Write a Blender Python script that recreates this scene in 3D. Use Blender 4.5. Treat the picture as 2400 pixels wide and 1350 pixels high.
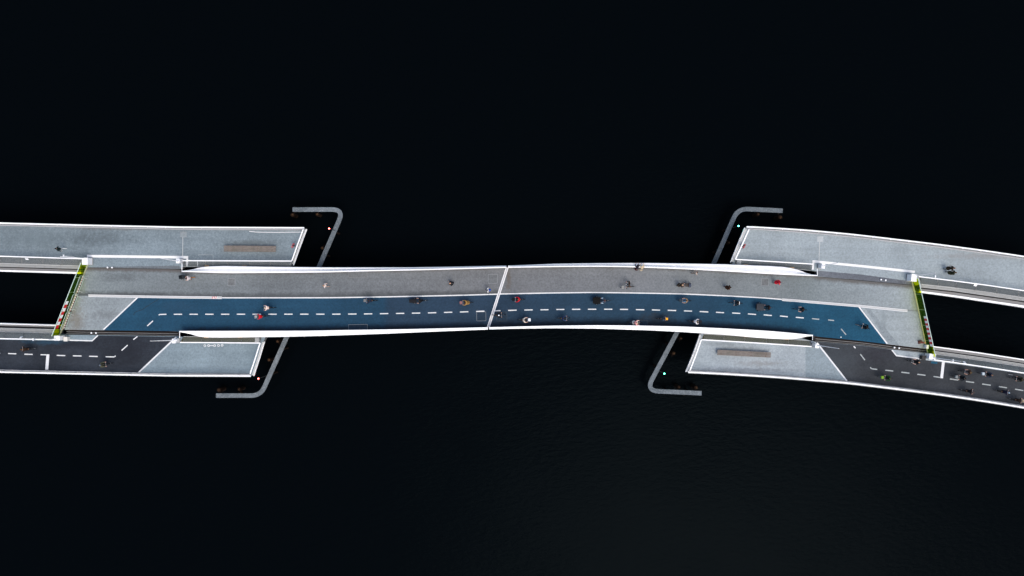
import bpy, bmesh, math, random
import numpy as np
from mathutils import Vector, Matrix
random.seed(7)
for o in list(bpy.data.objects): bpy.data.objects.remove(o)
scene = bpy.context.scene
COL = scene.collection
R = math.radians

# ------------------------------------------------------------------ camera, sky, sun, exposure
DZ = 5.5            # bridge deck above the water (water is z = 0)
CZ = 90.5           # drone height
FOCAL = 1615.0      # focal length in pixels of a 2400 wide picture
cam_d = bpy.data.cameras.new("camera"); cam = bpy.data.objects.new("camera", cam_d); COL.objects.link(cam)
cam.location = (0, 0, CZ); cam.rotation_euler = (0, 0, 0)
cam_d.sensor_width = 36.0; cam_d.lens = 36.0 * FOCAL / 2400.0
cam_d.clip_start = 0.5; cam_d.clip_end = 6000
scene.camera = cam

world = bpy.data.worlds.new("World"); scene.world = world; world.use_nodes = True
wn = world.node_tree; wn.nodes.clear()
sky = wn.nodes.new("ShaderNodeTexSky"); sky.sky_type = 'NISHITA'; sky.sun_disc = False
SUN_EL, SUN_ROT = R(63), R(148)
sky.sun_elevation = SUN_EL; sky.sun_rotation = SUN_ROT
sky.air_density = 1.0; sky.dust_density = 4.0; sky.ozone_density = 1.0
bg = wn.nodes.new("ShaderNodeBackground"); bg.inputs[1].default_value = 0.12
wo = wn.nodes.new("ShaderNodeOutputWorld")
wn.links.new(sky.outputs[0], bg.inputs[0]); wn.links.new(bg.outputs[0], wo.inputs[0])

sun_d = bpy.data.lights.new("sun", 'SUN'); sun_d.energy = 0.8; sun_d.angle = R(34); sun_d.color = (1.0, 0.95, 0.88)
sun = bpy.data.objects.new("sun", sun_d); COL.objects.link(sun)
sdir = Vector((math.sin(SUN_ROT) * math.cos(SUN_EL), math.cos(SUN_ROT) * math.cos(SUN_EL), math.sin(SUN_EL)))
sun.rotation_euler = sdir.to_track_quat('Z', 'Y').to_euler(); sun.location = (0, 0, 60)

scene.view_settings.view_transform = 'Standard'
scene.view_settings.look = 'None'
scene.view_settings.exposure = 0.85
scene.view_settings.gamma = 1.0
scene.view_settings.use_curve_mapping = False
scene.render.engine = 'CYCLES'

# ------------------------------------------------------------------ survey: plan position read from the nadir photograph at a known height
def P(px, py, z=DZ):
    s = (CZ - z) / FOCAL
    return Vector(((px - 1200.0) * s, (675.0 - py) * s, z))
def line_fn(pts, smooth=0):
    xs = [p[0] for p in pts]; ys = [p[1] for p in pts]
    def f(x):
        if smooth <= 0: return float(np.interp(x, xs, ys))
        k = np.linspace(-smooth, smooth, 9); return float(np.mean(np.interp(x + k, xs, ys)))
    return f
def sample(f, x0, x1, step=12.0):
    n = max(2, int(abs(x1 - x0) / step) + 1)
    return [(x, f(x)) for x in np.linspace(x0, x1, n)]
def W(pts, z=DZ): return [P(a, b, z) for a, b in pts]

# ------------------------------------------------------------------ mesh builder
class MB:
    def __init__(s): s.v = []; s.f = []; s.m = []; s.uv = None
    def add(s, vs, fs, mat=0):
        b = len(s.v); s.v += [tuple(v) for v in vs]
        for f in fs: s.f.append([b + i for i in f]); s.m.append(mat)
    def box(s, c, size, rz=0.0, mat=0):
        c = Vector(c); hx, hy, hz = size[0] / 2, size[1] / 2, size[2] / 2
        co, si = math.cos(rz), math.sin(rz); vs = []
        for z in (-hz, hz):
            for x, y in ((-hx, -hy), (hx, -hy), (hx, hy), (-hx, hy)):
                vs.append((c.x + x * co - y * si, c.y + x * si + y * co, c.z + z))
        s.add(vs, [(3, 2, 1, 0), (4, 5, 6, 7), (0, 1, 5, 4), (1, 2, 6, 5), (2, 3, 7, 6), (3, 0, 4, 7)], mat)
    def prism(s, poly, z0, z1, mat=0):
        n = len(poly); area = sum(poly[i][0] * poly[(i + 1) % n][1] - poly[(i + 1) % n][0] * poly[i][1] for i in range(n))
        if area < 0: poly = list(reversed(poly))
        vs = [(p[0], p[1], z0) for p in poly] + [(p[0], p[1], z1) for p in poly]
        s.add(vs, [list(range(n - 1, -1, -1)), list(range(n, 2 * n))] + [(i, (i + 1) % n, n + (i + 1) % n, n + i) for i in range(n)], mat)
    def sheet(s, poly, mat=0):
        n = len(poly); area = sum(poly[i][0] * poly[(i + 1) % n][1] - poly[(i + 1) % n][0] * poly[i][1] for i in range(n))
        if area < 0: poly = list(reversed(poly))
        s.add(poly, [list(range(n))], mat)
    def bar(s, a, b, w, h, mat=0):          # rectangular bar from a to b
        a = Vector(a); b = Vector(b); d = (b - a).normalized()
        up = Vector((0, 0, 1)) if abs(d.z) < 0.95 else Vector((1, 0, 0))
        sx = d.cross(up).normalized(); sz = sx.cross(d).normalized(); vs = []
        for p in (a, b):
            for i, j in ((-1, -1), (1, -1), (1, 1), (-1, 1)): vs.append(p + sx * i * w / 2 + sz * j * h / 2)
        s.add(vs, [(0, 1, 2, 3), (7, 6, 5, 4), (4, 5, 1, 0), (5, 6, 2, 1), (6, 7, 3, 2), (7, 4, 0, 3)], mat)
    def loft(s, rings, closed=True, caps=True, mat=0):
        n = len(rings[0]); b = len(s.v)
        for r in rings: s.v += [tuple(p) for p in r]
        for i in range(len(rings) - 1):
            for j in range(n if closed else n - 1):
                k = (j + 1) % n
                s.f.append([b + i * n + j, b + i * n + k, b + (i + 1) * n + k, b + (i + 1) * n + j]); s.m.append(mat)
        if caps and closed:
            s.f.append([b + j for j in range(n - 1, -1, -1)]); s.m.append(mat)
            s.f.append([b + (len(rings) - 1) * n + j for j in range(n)]); s.m.append(mat)
    def tube(s, pts, rad, sides=8, mat=0, caps=True):
        pts = [Vector(p) for p in pts]; rings = []; ref = None
        for i, p in enumerate(pts):
            d = (pts[min(i + 1, len(pts) - 1)] - pts[max(i - 1, 0)]).normalized()
            if ref is None:
                up = Vector((0, 0, 1)) if abs(d.z) < 0.9 else Vector((1, 0, 0))
                ref = d.cross(up).normalized()
            ref = (ref - d * ref.dot(d)).normalized(); bn = d.cross(ref)
            r = rad[i] if isinstance(rad, (list, tuple)) else rad
            rings.append([p + (ref * math.cos(t) + bn * math.sin(t)) * r for t in [2 * math.pi * k / sides for k in range(sides)]])
        s.loft(rings, True, caps, mat)
    def rail(s, pts, w, h, mat=0):           # swept rectangle along a 3D polyline, kept level
        pts = [Vector(p) for p in pts]; rings = []
        for i, p in enumerate(pts):
            d = pts[min(i + 1, len(pts) - 1)] - pts[max(i - 1, 0)]; d.z = 0; d.normalize()
            n = Vector((-d.y, d.x, 0)); u = Vector((0, 0, 1))
            rings.append([p - n * w / 2 - u * h / 2, p + n * w / 2 - u * h / 2, p + n * w / 2 + u * h / 2, p - n * w / 2 + u * h / 2])
        s.loft(rings, True, True, mat)
    def strip(s, top, bot, mat=0):           # sheet between two equally sampled polylines; uv = metres from bot / from top
        b = len(s.v); n = len(top)
        if s.uv is None: s.uv = {}
        for i in range(n):
            t, q = Vector(top[i]), Vector(bot[i]); m = 5
            for k in range(m + 1):
                p = q.lerp(t, k / m); L = (t - q).length
                s.uv[len(s.v)] = (L * k / m, L * (1 - k / m)); s.v.append(tuple(p))
        for i in range(n - 1):
            for k in range(5):
                a0 = b + i * 6 + k; a1 = b + (i + 1) * 6 + k
                s.f.append([a0, a1, a1 + 1, a0 + 1]); s.m.append(mat)
    def ellipsoid(s, c, r, seg=12, rings=8, mat=0, lo=-1.0, hi=1.0, rot=None):
        c = Vector(c); rr = []
        for i in range(rings + 1):
            t = math.asin(max(-1, min(1, lo))) + (math.asin(max(-1, min(1, hi))) - math.asin(max(-1, min(1, lo)))) * i / rings
            ring = []
            for k in range(seg):
                a = 2 * math.pi * k / seg
                v = Vector((math.cos(t) * math.cos(a) * r[0], math.cos(t) * math.sin(a) * r[1], math.sin(t) * r[2]))
                if rot is not None: v = rot @ v
                ring.append(c + v)
            rr.append(ring)
        s.loft(rr, True, True, mat)

ORG = {}
def mesh_of(name, mb, off=Vector((0, 0, 0)), mats=(), smooth=False):
    me = bpy.data.meshes.new(name)
    me.from_pydata([(v[0] - off.x, v[1] - off.y, v[2] - off.z) for v in mb.v], [], mb.f)
    for m in mats: me.materials.append(m)
    if len(mats) > 1: me.polygons.foreach_set("material_index", mb.m)
    if mb.uv:
        uvl = me.uv_layers.new(name="edge_distance")
        for l in me.loops: uvl.data[l.index].uv = mb.uv.get(l.vertex_index, (0, 0))
    if smooth: me.polygons.foreach_set("use_smooth", [True] * len(me.polygons))
    me.update(); return me
def tag(o, label=None, cat=None, group=None, kind=None):
    if label: o["label"] = label
    if cat: o["category"] = cat
    if group: o["group"] = group
    if kind: o["kind"] = kind
    return o
def thing(name, loc, label, cat, group=None):
    o = bpy.data.objects.new(name, None); COL.objects.link(o); o.location = loc; o.empty_display_size = 0.3
    ORG[o.name] = Vector(loc); return tag(o, label, cat, group)
def part(name, mb, mat, parent, kind=None, smooth=False, label=None):
    off = ORG[parent.name] if parent else Vector((0, 0, 0))
    mats = mat if isinstance(mat, (list, tuple)) else [mat]
    o = bpy.data.objects.new(name, mesh_of(name, mb, off, mats, smooth)); COL.objects.link(o)
    if parent: o.parent = parent
    ORG[o.name] = off
    return tag(o, label=label, kind=kind)
def piece(name, me, loc, rz, parent):        # shares mesh data; loc in world
    o = bpy.data.objects.new(name, me); COL.objects.link(o); o.parent = parent
    o.location = Vector(loc) - ORG[parent.name]; o.rotation_euler = (0, 0, rz); ORG[o.name] = ORG[parent.name]
    return o

# ------------------------------------------------------------------ materials
def new_mat(name):
    m = bpy.data.materials.new(name); m.use_nodes = True
    nt = m.node_tree; b = nt.nodes["Principled BSDF"]; return m, nt, b
def node(nt, t, **kw):
    n = nt.nodes.new(t)
    for k, v in kw.items(): setattr(n, k, v)
    return n
def noise(nt, scale, detail=3.0, rough=0.6, vec=None):
    n = node(nt, "ShaderNodeTexNoise"); n.inputs["Scale"].default_value = scale
    n.inputs["Detail"].default_value = detail; n.inputs["Roughness"].default_value = rough
    if vec is not None: nt.links.new(vec, n.inputs["Vector"])
    return n
def maprange(nt, src, a, b, c, d):
    n = node(nt, "ShaderNodeMapRange"); n.clamp = True
    nt.links.new(src, n.inputs[0])
    for i, v in enumerate((a, b, c, d)): n.inputs[i + 1].default_value = v
    return n.outputs[0]
def mixc(nt, fac, a, b, mode='MIX'):
    n = node(nt, "ShaderNodeMix", data_type='RGBA', blend_type=mode)
    if isinstance(fac, (int, float)): n.inputs[0].default_value = fac
    else: nt.links.new(fac, n.inputs[0])
    for i, c in ((6, a), (7, b)):
        if isinstance(c, tuple): n.inputs[i].default_value = (*c, 1)
        else: nt.links.new(c, n.inputs[i])
    return n.outputs[2]
def mathn(nt, op, a, b=None):
    n = node(nt, "ShaderNodeMath", operation=op)
    for i, c in enumerate((a, b)):
        if c is None: continue
        if isinstance(c, (int, float)): n.inputs[i].default_value = c
        else: nt.links.new(c, n.inputs[i])
    return n.outputs[0]
def simple(name, col, rough=0.6, metal=0.0, spec=0.4, dirt=0.0, dirt_col=(0.25, 0.22, 0.18), dscale=1.2):
    m, nt, b = new_mat(name)
    b.inputs["Roughness"].default_value = rough; b.inputs["Metallic"].default_value = metal
    b.inputs["Specular IOR Level"].default_value = spec
    geo = node(nt, "ShaderNodeNewGeometry").outputs["Position"]
    n1 = noise(nt, 7.0, 3.0, vec=geo)
    c = mixc(nt, maprange(nt, n1.outputs[0], 0.35, 0.7, 0.0, 0.14), col, tuple(x * 0.72 for x in col))
    if dirt > 0:
        n2 = noise(nt, dscale, 6.0, 0.7, vec=geo)
        c = mixc(nt, maprange(nt, n2.outputs[0], 0.52, 0.74, 0.0, dirt), c, dirt_col)
    nt.links.new(c, b.inputs["Base Color"]); return m
def asphalt(name, col, grain=0.35, patch=0.2, stains=(), gutter=None, kerbdirt=None, xramp=None, spec=0.12):
    """stains: (px,py,half w px,half h px,colour,strength,noise scale); gutter: (width m, colour, strength) along the low edge"""
    m, nt, b = new_mat(name)
    geo = node(nt, "ShaderNodeNewGeometry").outputs["Position"]
    base = col
    if xramp:
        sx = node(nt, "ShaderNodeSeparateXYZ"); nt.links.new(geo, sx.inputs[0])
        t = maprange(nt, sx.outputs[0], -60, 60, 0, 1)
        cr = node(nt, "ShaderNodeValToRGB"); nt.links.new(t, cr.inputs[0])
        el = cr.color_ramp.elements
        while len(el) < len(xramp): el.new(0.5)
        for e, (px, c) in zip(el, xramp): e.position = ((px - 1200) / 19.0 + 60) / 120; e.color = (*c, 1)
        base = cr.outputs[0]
    n2 = noise(nt, 0.22, 6.0, 0.65, vec=geo)
    c = mixc(nt, 1.0, base, mixc(nt, maprange(nt, n2.outputs[0], 0.3, 0.7, 0, 1), (1 - patch,) * 3, (1 + patch,) * 3), 'MULTIPLY')
    n1 = noise(nt, 4.5, 4.0, 0.85, vec=geo)
    c = mixc(nt, 1.0, c, mixc(nt, maprange(nt, n1.outputs[0], 0.35, 0.65, 0, 1), (1 - grain * 0.72,) * 3, (1 + grain * 0.72,) * 3), 'MULTIPLY')
    mpS = node(nt, 'ShaderNodeMapping'); nt.links.new(geo, mpS.inputs[0]); mpS.inputs['Scale'].default_value = (0.06, 1.6, 1)
    nS = noise(nt, 1.0, 5.0, 0.7, vec=mpS.outputs[0])
    c = mixc(nt, 1.0, c, mixc(nt, maprange(nt, nS.outputs[0], 0.3, 0.7, 0, 1), (0.92,) * 3, (1.07,) * 3), 'MULTIPLY')
    for (px, py, hw, hh, sc, st, ns) in stains:
        p = P(px, py)
        mp = node(nt, "ShaderNodeVectorMath", operation='SUBTRACT'); nt.links.new(geo, mp.inputs[0]); mp.inputs[1].default_value = p
        md = node(nt, "ShaderNodeVectorMath", operation='DIVIDE'); nt.links.new(mp.outputs[0], md.inputs[0]); md.inputs[1].default_value = (hw / 19.0, hh / 19.0, 50)
        ml = node(nt, "ShaderNodeVectorMath", operation='LENGTH'); nt.links.new(md.outputs[0], ml.inputs[0])
        ns_ = noise(nt, ns * 1.5, 9.0, 0.82, vec=geo); nd_ = noise(nt, 3.2, 6.0, 0.8, vec=geo)
        k = mathn(nt, 'ADD', ml.outputs["Value"], mathn(nt, 'MULTIPLY', mathn(nt, 'SUBTRACT', ns_.outputs[0], 0.5), 3.4))
        k = mathn(nt, 'ADD', k, mathn(nt, 'MULTIPLY', mathn(nt, 'SUBTRACT', nd_.outputs[0], 0.5), 2.2))
        c = mixc(nt, maprange(nt, k, 0.25, 1.1, st * 0.85, 0.0), c, sc)
    if gutter or kerbdirt:
        uv = node(nt, "ShaderNodeUVMap"); uv.uv_map = "edge_distance"
        su = node(nt, "ShaderNodeSeparateXYZ"); nt.links.new(uv.outputs[0], su.inputs[0])
        n3 = noise(nt, 1.1, 9.0, 0.82, vec=geo); sg = node(nt, 'ShaderNodeSeparateXYZ'); nt.links.new(geo, sg.inputs[0])
        for spec_, out in ((gutter, su.outputs[0]), (kerbdirt, su.outputs[1])):
            if not spec_: continue
            k = mathn(nt, 'ADD', out, mathn(nt, 'MULTIPLY', mathn(nt, 'SUBTRACT', n3.outputs[0], 0.5), spec_[0] * 2.2))
            f_ = maprange(nt, k, spec_[0] * 0.35, spec_[0] * 1.15, spec_[2], 0.0)
            if len(spec_) > 3:
                a_, b_ = [(q_ - 1200) / 19.0 for q_ in spec_[3]]
                f_ = mathn(nt, 'MULTIPLY', f_, mathn(nt, 'MULTIPLY', maprange(nt, sg.outputs[0], a_ - 1.5, a_ + 1.5, 0, 1), maprange(nt, sg.outputs[0], b_ - 1.5, b_ + 1.5, 1, 0)))
            c = mixc(nt, f_, c, spec_[1])
    nt.links.new(c, b.inputs["Base Color"])
    b.inputs["Roughness"].default_value = 0.85; b.inputs["Specular IOR Level"].default_value = spec
    bp = node(nt, "ShaderNodeBump"); bp.inputs["Strength"].default_value = 0.25; bp.inputs["Distance"].default_value = 0.01
    nf = noise(nt, 40.0, 2.0, vec=geo); nt.links.new(nf.outputs[0], bp.inputs["Height"]); nt.links.new(bp.outputs[0], b.inputs["Normal"])
    return m

M = {}
M['white'] = simple("white_painted_steel", (0.86, 0.86, 0.85), 0.45, dirt=0.35, dirt_col=(0.50, 0.49, 0.46), dscale=0.9)
M['white_clean'] = simple("white_gloss_paint", (0.82, 0.82, 0.82), 0.4)
M['mark'] = simple("white_road_paint", (0.64, 0.65, 0.65), 0.7, dirt=0.6, dirt_col=(0.26, 0.27, 0.28), dscale=5.0)
M['mark_old'] = simple("worn_road_paint", (0.34, 0.37, 0.37), 0.8, dirt=0.8, dirt_col=(0.06, 0.08, 0.09), dscale=4.0)
M['kerb_white'] = simple("white_kerb_paint", (0.72, 0.72, 0.70), 0.7, dirt=0.4, dirt_col=(0.4, 0.39, 0.37), dscale=1.5)
M['kerb_core'] = simple("faded_kerb_paint", (0.44, 0.44, 0.43), 0.8, dirt=0.5, dirt_col=(0.3, 0.29, 0.28), dscale=3.0)
M['joint'] = simple("joint_plate_steel", (0.40, 0.40, 0.41), 0.5, dirt=0.4, dirt_col=(0.28, 0.26, 0.25))
M['steel'] = simple("galvanised_steel", (0.17, 0.17, 0.165), 0.5, metal=0.0, dirt=0.5, dirt_col=(0.16, 0.12, 0.09))
M['steel_light'] = simple("pale_galvanised_steel", (0.46, 0.47, 0.46), 0.5, dirt=0.5, dirt_col=(0.22, 0.2, 0.17), dscale=2.0)
M['bars'] = simple("grey_fence_wire", (0.30, 0.32, 0.32), 0.55)
M['perf'] = simple("pale_perforated_steel", (0.66, 0.68, 0.69), 0.5)
M['ledge'] = simple("weathered_ledge_steel", (0.235, 0.245, 0.24), 0.6, dirt=0.6, dirt_col=(0.12, 0.11, 0.10), dscale=2.0)
M['fine'] = simple("fine_hatch_edge", (0.26, 0.28, 0.29), 0.6)
M['dark_steel'] = simple("dark_steel", (0.022, 0.021, 0.02), 0.7, dirt=0.6, dirt_col=(0.05, 0.03, 0.02))
M['trench'] = simple("oily_track_bed", (0.012, 0.011, 0.011), 0.8, dirt=0.8, dirt_col=(0.03, 0.02, 0.016))
M['slab'] = simple("bridge_soffit_steel", (0.10, 0.10, 0.10), 0.8)
M['concrete'] = simple("pier_concrete", (0.22, 0.22, 0.21), 0.9, dirt=0.5)
M['red'] = simple("red_board", (0.55, 0.008, 0.015), 0.5)
M['orange_pad'] = simple("orange_rubber_pad", (0.46, 0.30, 0.15), 0.8)
M['dull_red'] = simple("dull_red_board", (0.20, 0.02, 0.012), 0.7)
M['yellow_rail'] = simple("yellowed_rail", (0.33, 0.34, 0.22), 0.7, dirt=0.5, dirt_col=(0.30, 0.20, 0.10), dscale=2.5)
M['pale_green'] = simple("green_white_rail", (0.50, 0.62, 0.55), 0.5)
M['cream'] = simple("cream_pedestal", (0.62, 0.60, 0.54), 0.6)
M['rust'] = simple("rusty_pile", (0.012, 0.006, 0.0035), 0.9, spec=0.1, dirt=0.5, dirt_col=(0.045, 0.026, 0.014), dscale=3.0)
M['rust_cap'] = simple("rusty_pile_cap", (0.055, 0.03, 0.016), 0.9, spec=0.1, dirt=0.6, dirt_col=(0.14, 0.09, 0.05), dscale=4.0)
M['black'] = simple("black_paint", (0.006, 0.006, 0.007), 0.7, spec=0.1)
M['rubber'] = simple("black_rubber", (0.006, 0.006, 0.006), 0.8)
M['chrome'] = simple("bright_metal", (0.45, 0.46, 0.48), 0.3, metal=0.7)
M['leather'] = simple("brown_leather", (0.08, 0.035, 0.015), 0.6)

def fender_mat():
    m, nt, b = new_mat("weathered_fender_planks")
    geo = node(nt, "ShaderNodeNewGeometry").outputs["Position"]
    n1 = noise(nt, 0.5, 8, 0.8, vec=geo); n2 = noise(nt, 8.0, 5, 0.85, vec=geo)
    c = mixc(nt, maprange(nt, n1.outputs[0], 0.35, 0.65, 0, 1), (0.075, 0.09, 0.10), (0.155, 0.18, 0.195))
    c = mixc(nt, maprange(nt, n2.outputs[0], 0.56, 0.66, 0, 0.7), c, (0.42, 0.46, 0.49))
    nt.links.new(c, b.inputs["Base Color"]); b.inputs["Roughness"].default_value = 0.9; b.inputs["Specular IOR Level"].default_value = 0.1
    return m
M['fender'] = fender_mat()
def wood_mat():
    m, nt, b = new_mat("weathered_bench_wood")
    geo = node(nt, "ShaderNodeNewGeometry").outputs["Position"]
    mp = node(nt, "ShaderNodeMapping"); nt.links.new(geo, mp.inputs[0]); mp.inputs["Scale"].default_value = (2.0, 16, 6)
    n1 = noise(nt, 1.5, 8, 0.8, vec=mp.outputs[0])
    oi = node(nt, "ShaderNodeObjectInfo")
    c = mixc(nt, maprange(nt, n1.outputs[0], 0.3, 0.7, 0, 1), (0.06, 0.049, 0.041), (0.31, 0.27, 0.235))
    c = mixc(nt, maprange(nt, oi.outputs["Random"], 0, 1, 0, 0.5), c, (0.10, 0.085, 0.072))
    n2 = noise(nt, 0.9, 5, 0.7, vec=geo); c = mixc(nt, maprange(nt, n2.outputs[0], 0.5, 0.7, 0, 0.5), c, (0.085, 0.09, 0.06))
    nt.links.new(c, b.inputs["Base Color"]); b.inputs["Roughness"].default_value = 0.85; b.inputs["Specular IOR Level"].default_value = 0.15
    return m
M['wood'] = wood_mat()
def glass_mat():
    m, nt, b = new_mat("yellow_green_glass")
    out = nt.nodes["Material Output"]; nt.nodes.remove(b)
    tr = node(nt, "ShaderNodeBsdfTransparent"); tr.inputs[0].default_value = (0.97, 1.0, 0.0, 1)
    df = node(nt, "ShaderNodeBsdfTranslucent"); df.inputs[0].default_value = (0.045, 0.20, 0.012, 1)
    dd = node(nt, "ShaderNodeBsdfDiffuse"); dd.inputs[0].default_value = (0.045, 0.20, 0.012, 1)
    gl = node(nt, "ShaderNodeBsdfGlossy"); gl.inputs["Roughness"].default_value = 0.08; gl.inputs[0].default_value = (0.5, 0.6, 0.4, 1)
    m0 = node(nt, "ShaderNodeMixShader"); m0.inputs[0].default_value = 0.5
    m1 = node(nt, "ShaderNodeMixShader"); m1.inputs[0].default_value = 0.13
    m2 = node(nt, "ShaderNodeMixShader"); m2.inputs[0].default_value = 0.03
    nt.links.new(df.outputs[0], m0.inputs[1]); nt.links.new(dd.outputs[0], m0.inputs[2])
    nt.links.new(tr.outputs[0], m1.inputs[1]); nt.links.new(m0.outputs[0], m1.inputs[2])
    nt.links.new(m1.outputs[0], m2.inputs[1]); nt.links.new(gl.outputs[0], m2.inputs[2])
    nt.links.new(m2.outputs[0], out.inputs[0]); return m
M['glass'] = glass_mat()
def emit(name, col, st):
    m, nt, b = new_mat(name)
    b.inputs["Base Color"].default_value = (*col, 1); b.inputs["Emission Color"].default_value = (*col, 1); b.inputs["Emission Strength"].default_value = st
    return m
M['lamp_red'] = emit("red_lamp_glow", (1.0, 0.12, 0.10), 9.0)
M['lamp_green'] = emit("green_lamp_glow", (0.10, 1.0, 0.55), 7.0)
def water_mat():
    m, nt, b = new_mat("dark_harbour_water")
    b.inputs["Base Color"].default_value = (0.0009, 0.0017, 0.0024, 1)
    b.inputs["Roughness"].default_value = 0.12; b.inputs["IOR"].default_value = 1.33
    b.inputs["Specular IOR Level"].default_value = 0.011; b.inputs["Specular Tint"].default_value = (0.62, 0.88, 1.0, 1)
    geo = node(nt, "ShaderNodeNewGeometry").outputs["Position"]
    mp = node(nt, "ShaderNodeMapping"); nt.links.new(geo, mp.inputs[0]); mp.inputs["Rotation"].default_value = (0, 0, R(-35)); mp.inputs["Scale"].default_value = (1.0, 2.2, 1)
    n1 = noise(nt, 0.9, 5, 0.6, vec=mp.outputs[0]); n2 = noise(nt, 0.05, 3, 0.5, vec=geo)
    h = mathn(nt, 'MULTIPLY', n1.outputs[0], maprange(nt, n2.outputs[0], 0.35, 0.65, 0.4, 1.3))
    bp = node(nt, "ShaderNodeBump"); bp.inputs["Strength"].default_value = 0.3; bp.inputs["Distance"].default_value = 0.2
    nt.links.new(h, bp.inputs["Height"]); nt.links.new(bp.outputs[0], b.inputs["Normal"]); return m
M['water'] = water_mat()

BROWN = (0.055, 0.05, 0.045); GREENISH = (0.10, 0.12, 0.06)
M['arm_ul'] = asphalt("left_promenade_asphalt", (0.165, 0.205, 0.225), 0.30, 0.16,
    stains=[(235, 558, 100, 24, (0.065, 0.08, 0.088), 0.62, 0.9), (90, 560, 120, 30, (0.09, 0.115, 0.125), 0.6, 0.5),
            (585, 570, 72, 10, (0.085, 0.10, 0.105), 0.7, 1.2), (280, 535, 130, 5, (0.13, 0.12, 0.11), 0.6, 1.0),
            (430, 549, 9, 9, (0.24, 0.26, 0.27), 0.5, 0.6)])
M['arm_ll'] = asphalt("left_platform_asphalt", (0.175, 0.225, 0.25), 0.26, 0.14, stains=[(590, 820, 20, 60, (0.13, 0.17, 0.19), 0.5, 0.8)])
M['arm_ur'] = asphalt("right_promenade_asphalt", (0.25, 0.29, 0.305), 0.26, 0.12,
    stains=[(1760, 610, 80, 12, (0.17, 0.21, 0.23), 0.6, 0.7), (2300, 600, 150, 8, (0.2, 0.19, 0.18), 0.5, 0.9)])
M['arm_lr'] = asphalt("right_platform_asphalt", (0.275, 0.315, 0.335), 0.26, 0.12,
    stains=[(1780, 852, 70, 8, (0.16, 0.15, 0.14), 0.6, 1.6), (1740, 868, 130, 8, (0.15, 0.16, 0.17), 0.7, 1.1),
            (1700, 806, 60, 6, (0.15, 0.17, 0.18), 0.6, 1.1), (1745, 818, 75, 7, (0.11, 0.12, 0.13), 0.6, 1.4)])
M['dark_l'] = asphalt("left_dark_asphalt", (0.023, 0.028, 0.036), 0.30, 0.35, stains=[(110, 802, 70, 7, (0.02, 0.06, 0.10), 0.7, 0.9), (300, 825, 70, 35, (0.013, 0.015, 0.02), 0.7, 0.6), (180, 805, 60, 12, (0.011, 0.013, 0.018), 0.7, 0.8)])
M['dark_r'] = asphalt("right_dark_asphalt", (0.034, 0.038, 0.043), 0.28, 0.25, stains=[(1960, 850, 50, 50, (0.05, 0.06, 0.068), 0.6, 0.5), (2060, 830, 50, 25, (0.022, 0.022, 0.028), 0.7, 0.6)])
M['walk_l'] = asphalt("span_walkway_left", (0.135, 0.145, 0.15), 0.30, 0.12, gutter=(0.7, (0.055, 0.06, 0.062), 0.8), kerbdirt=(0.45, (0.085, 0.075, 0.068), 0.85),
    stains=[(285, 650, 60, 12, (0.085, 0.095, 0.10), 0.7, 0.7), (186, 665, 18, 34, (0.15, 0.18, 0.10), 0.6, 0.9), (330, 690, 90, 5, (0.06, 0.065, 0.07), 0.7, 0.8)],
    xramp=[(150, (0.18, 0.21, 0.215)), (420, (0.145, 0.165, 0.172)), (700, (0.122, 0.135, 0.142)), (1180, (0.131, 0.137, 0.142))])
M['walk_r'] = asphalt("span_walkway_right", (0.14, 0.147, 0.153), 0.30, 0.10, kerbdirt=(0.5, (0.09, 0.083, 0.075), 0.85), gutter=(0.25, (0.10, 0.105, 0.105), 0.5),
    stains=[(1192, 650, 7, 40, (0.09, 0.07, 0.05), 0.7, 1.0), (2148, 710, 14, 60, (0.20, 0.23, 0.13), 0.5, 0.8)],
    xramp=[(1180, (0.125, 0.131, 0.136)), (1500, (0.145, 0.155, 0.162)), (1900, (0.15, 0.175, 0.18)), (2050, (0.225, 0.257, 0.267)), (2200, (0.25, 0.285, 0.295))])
M['end_l'] = asphalt("span_end_left", (0.205, 0.235, 0.245), 0.28, 0.16, stains=[(178, 745, 22, 40, (0.14, 0.12, 0.09), 0.7, 0.8), (180, 708, 9, 26, (0.16, 0.20, 0.11), 0.5, 0.9), (250, 738, 40, 14, (0.12, 0.13, 0.135), 0.7, 0.8)])
M['end_r'] = asphalt("span_end_right", (0.25, 0.285, 0.295), 0.26, 0.10, stains=[(2164, 780, 10, 60, (0.2, 0.23, 0.12), 0.5, 0.8), (2070, 770, 10, 60, (0.16, 0.19, 0.20), 0.7, 0.4)])
DARKB = (0.013, 0.017, 0.022)
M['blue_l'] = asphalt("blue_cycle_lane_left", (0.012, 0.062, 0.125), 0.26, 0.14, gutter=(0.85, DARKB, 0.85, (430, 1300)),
    xramp=[(240, (0.013, 0.053, 0.093)), (500, (0.013, 0.049, 0.087)), (903, (0.014, 0.046, 0.081)), (908, (0.019, 0.040, 0.067)), (1150, (0.019, 0.038, 0.063))], stains=[(420, 720, 60, 16, (0.02, 0.05, 0.085), 0.5, 0.7)])
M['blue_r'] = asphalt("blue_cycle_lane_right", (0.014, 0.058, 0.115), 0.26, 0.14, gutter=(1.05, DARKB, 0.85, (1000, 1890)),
    xramp=[(1150, (0.018, 0.036, 0.061)), (1350, (0.018, 0.042, 0.070)), (1600, (0.016, 0.045, 0.077)), (1900, (0.011, 0.055, 0.096)), (2080, (0.011, 0.060, 0.105))],
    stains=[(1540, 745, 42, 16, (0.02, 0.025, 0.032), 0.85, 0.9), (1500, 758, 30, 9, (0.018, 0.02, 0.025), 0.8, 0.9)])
M['cover'] = asphalt("track_cover_plate", (0.115, 0.13, 0.14), 0.3, 0.2)
M['cover_dark'] = asphalt("track_cover_plate_right", (0.105, 0.115, 0.13), 0.3, 0.25)
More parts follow.
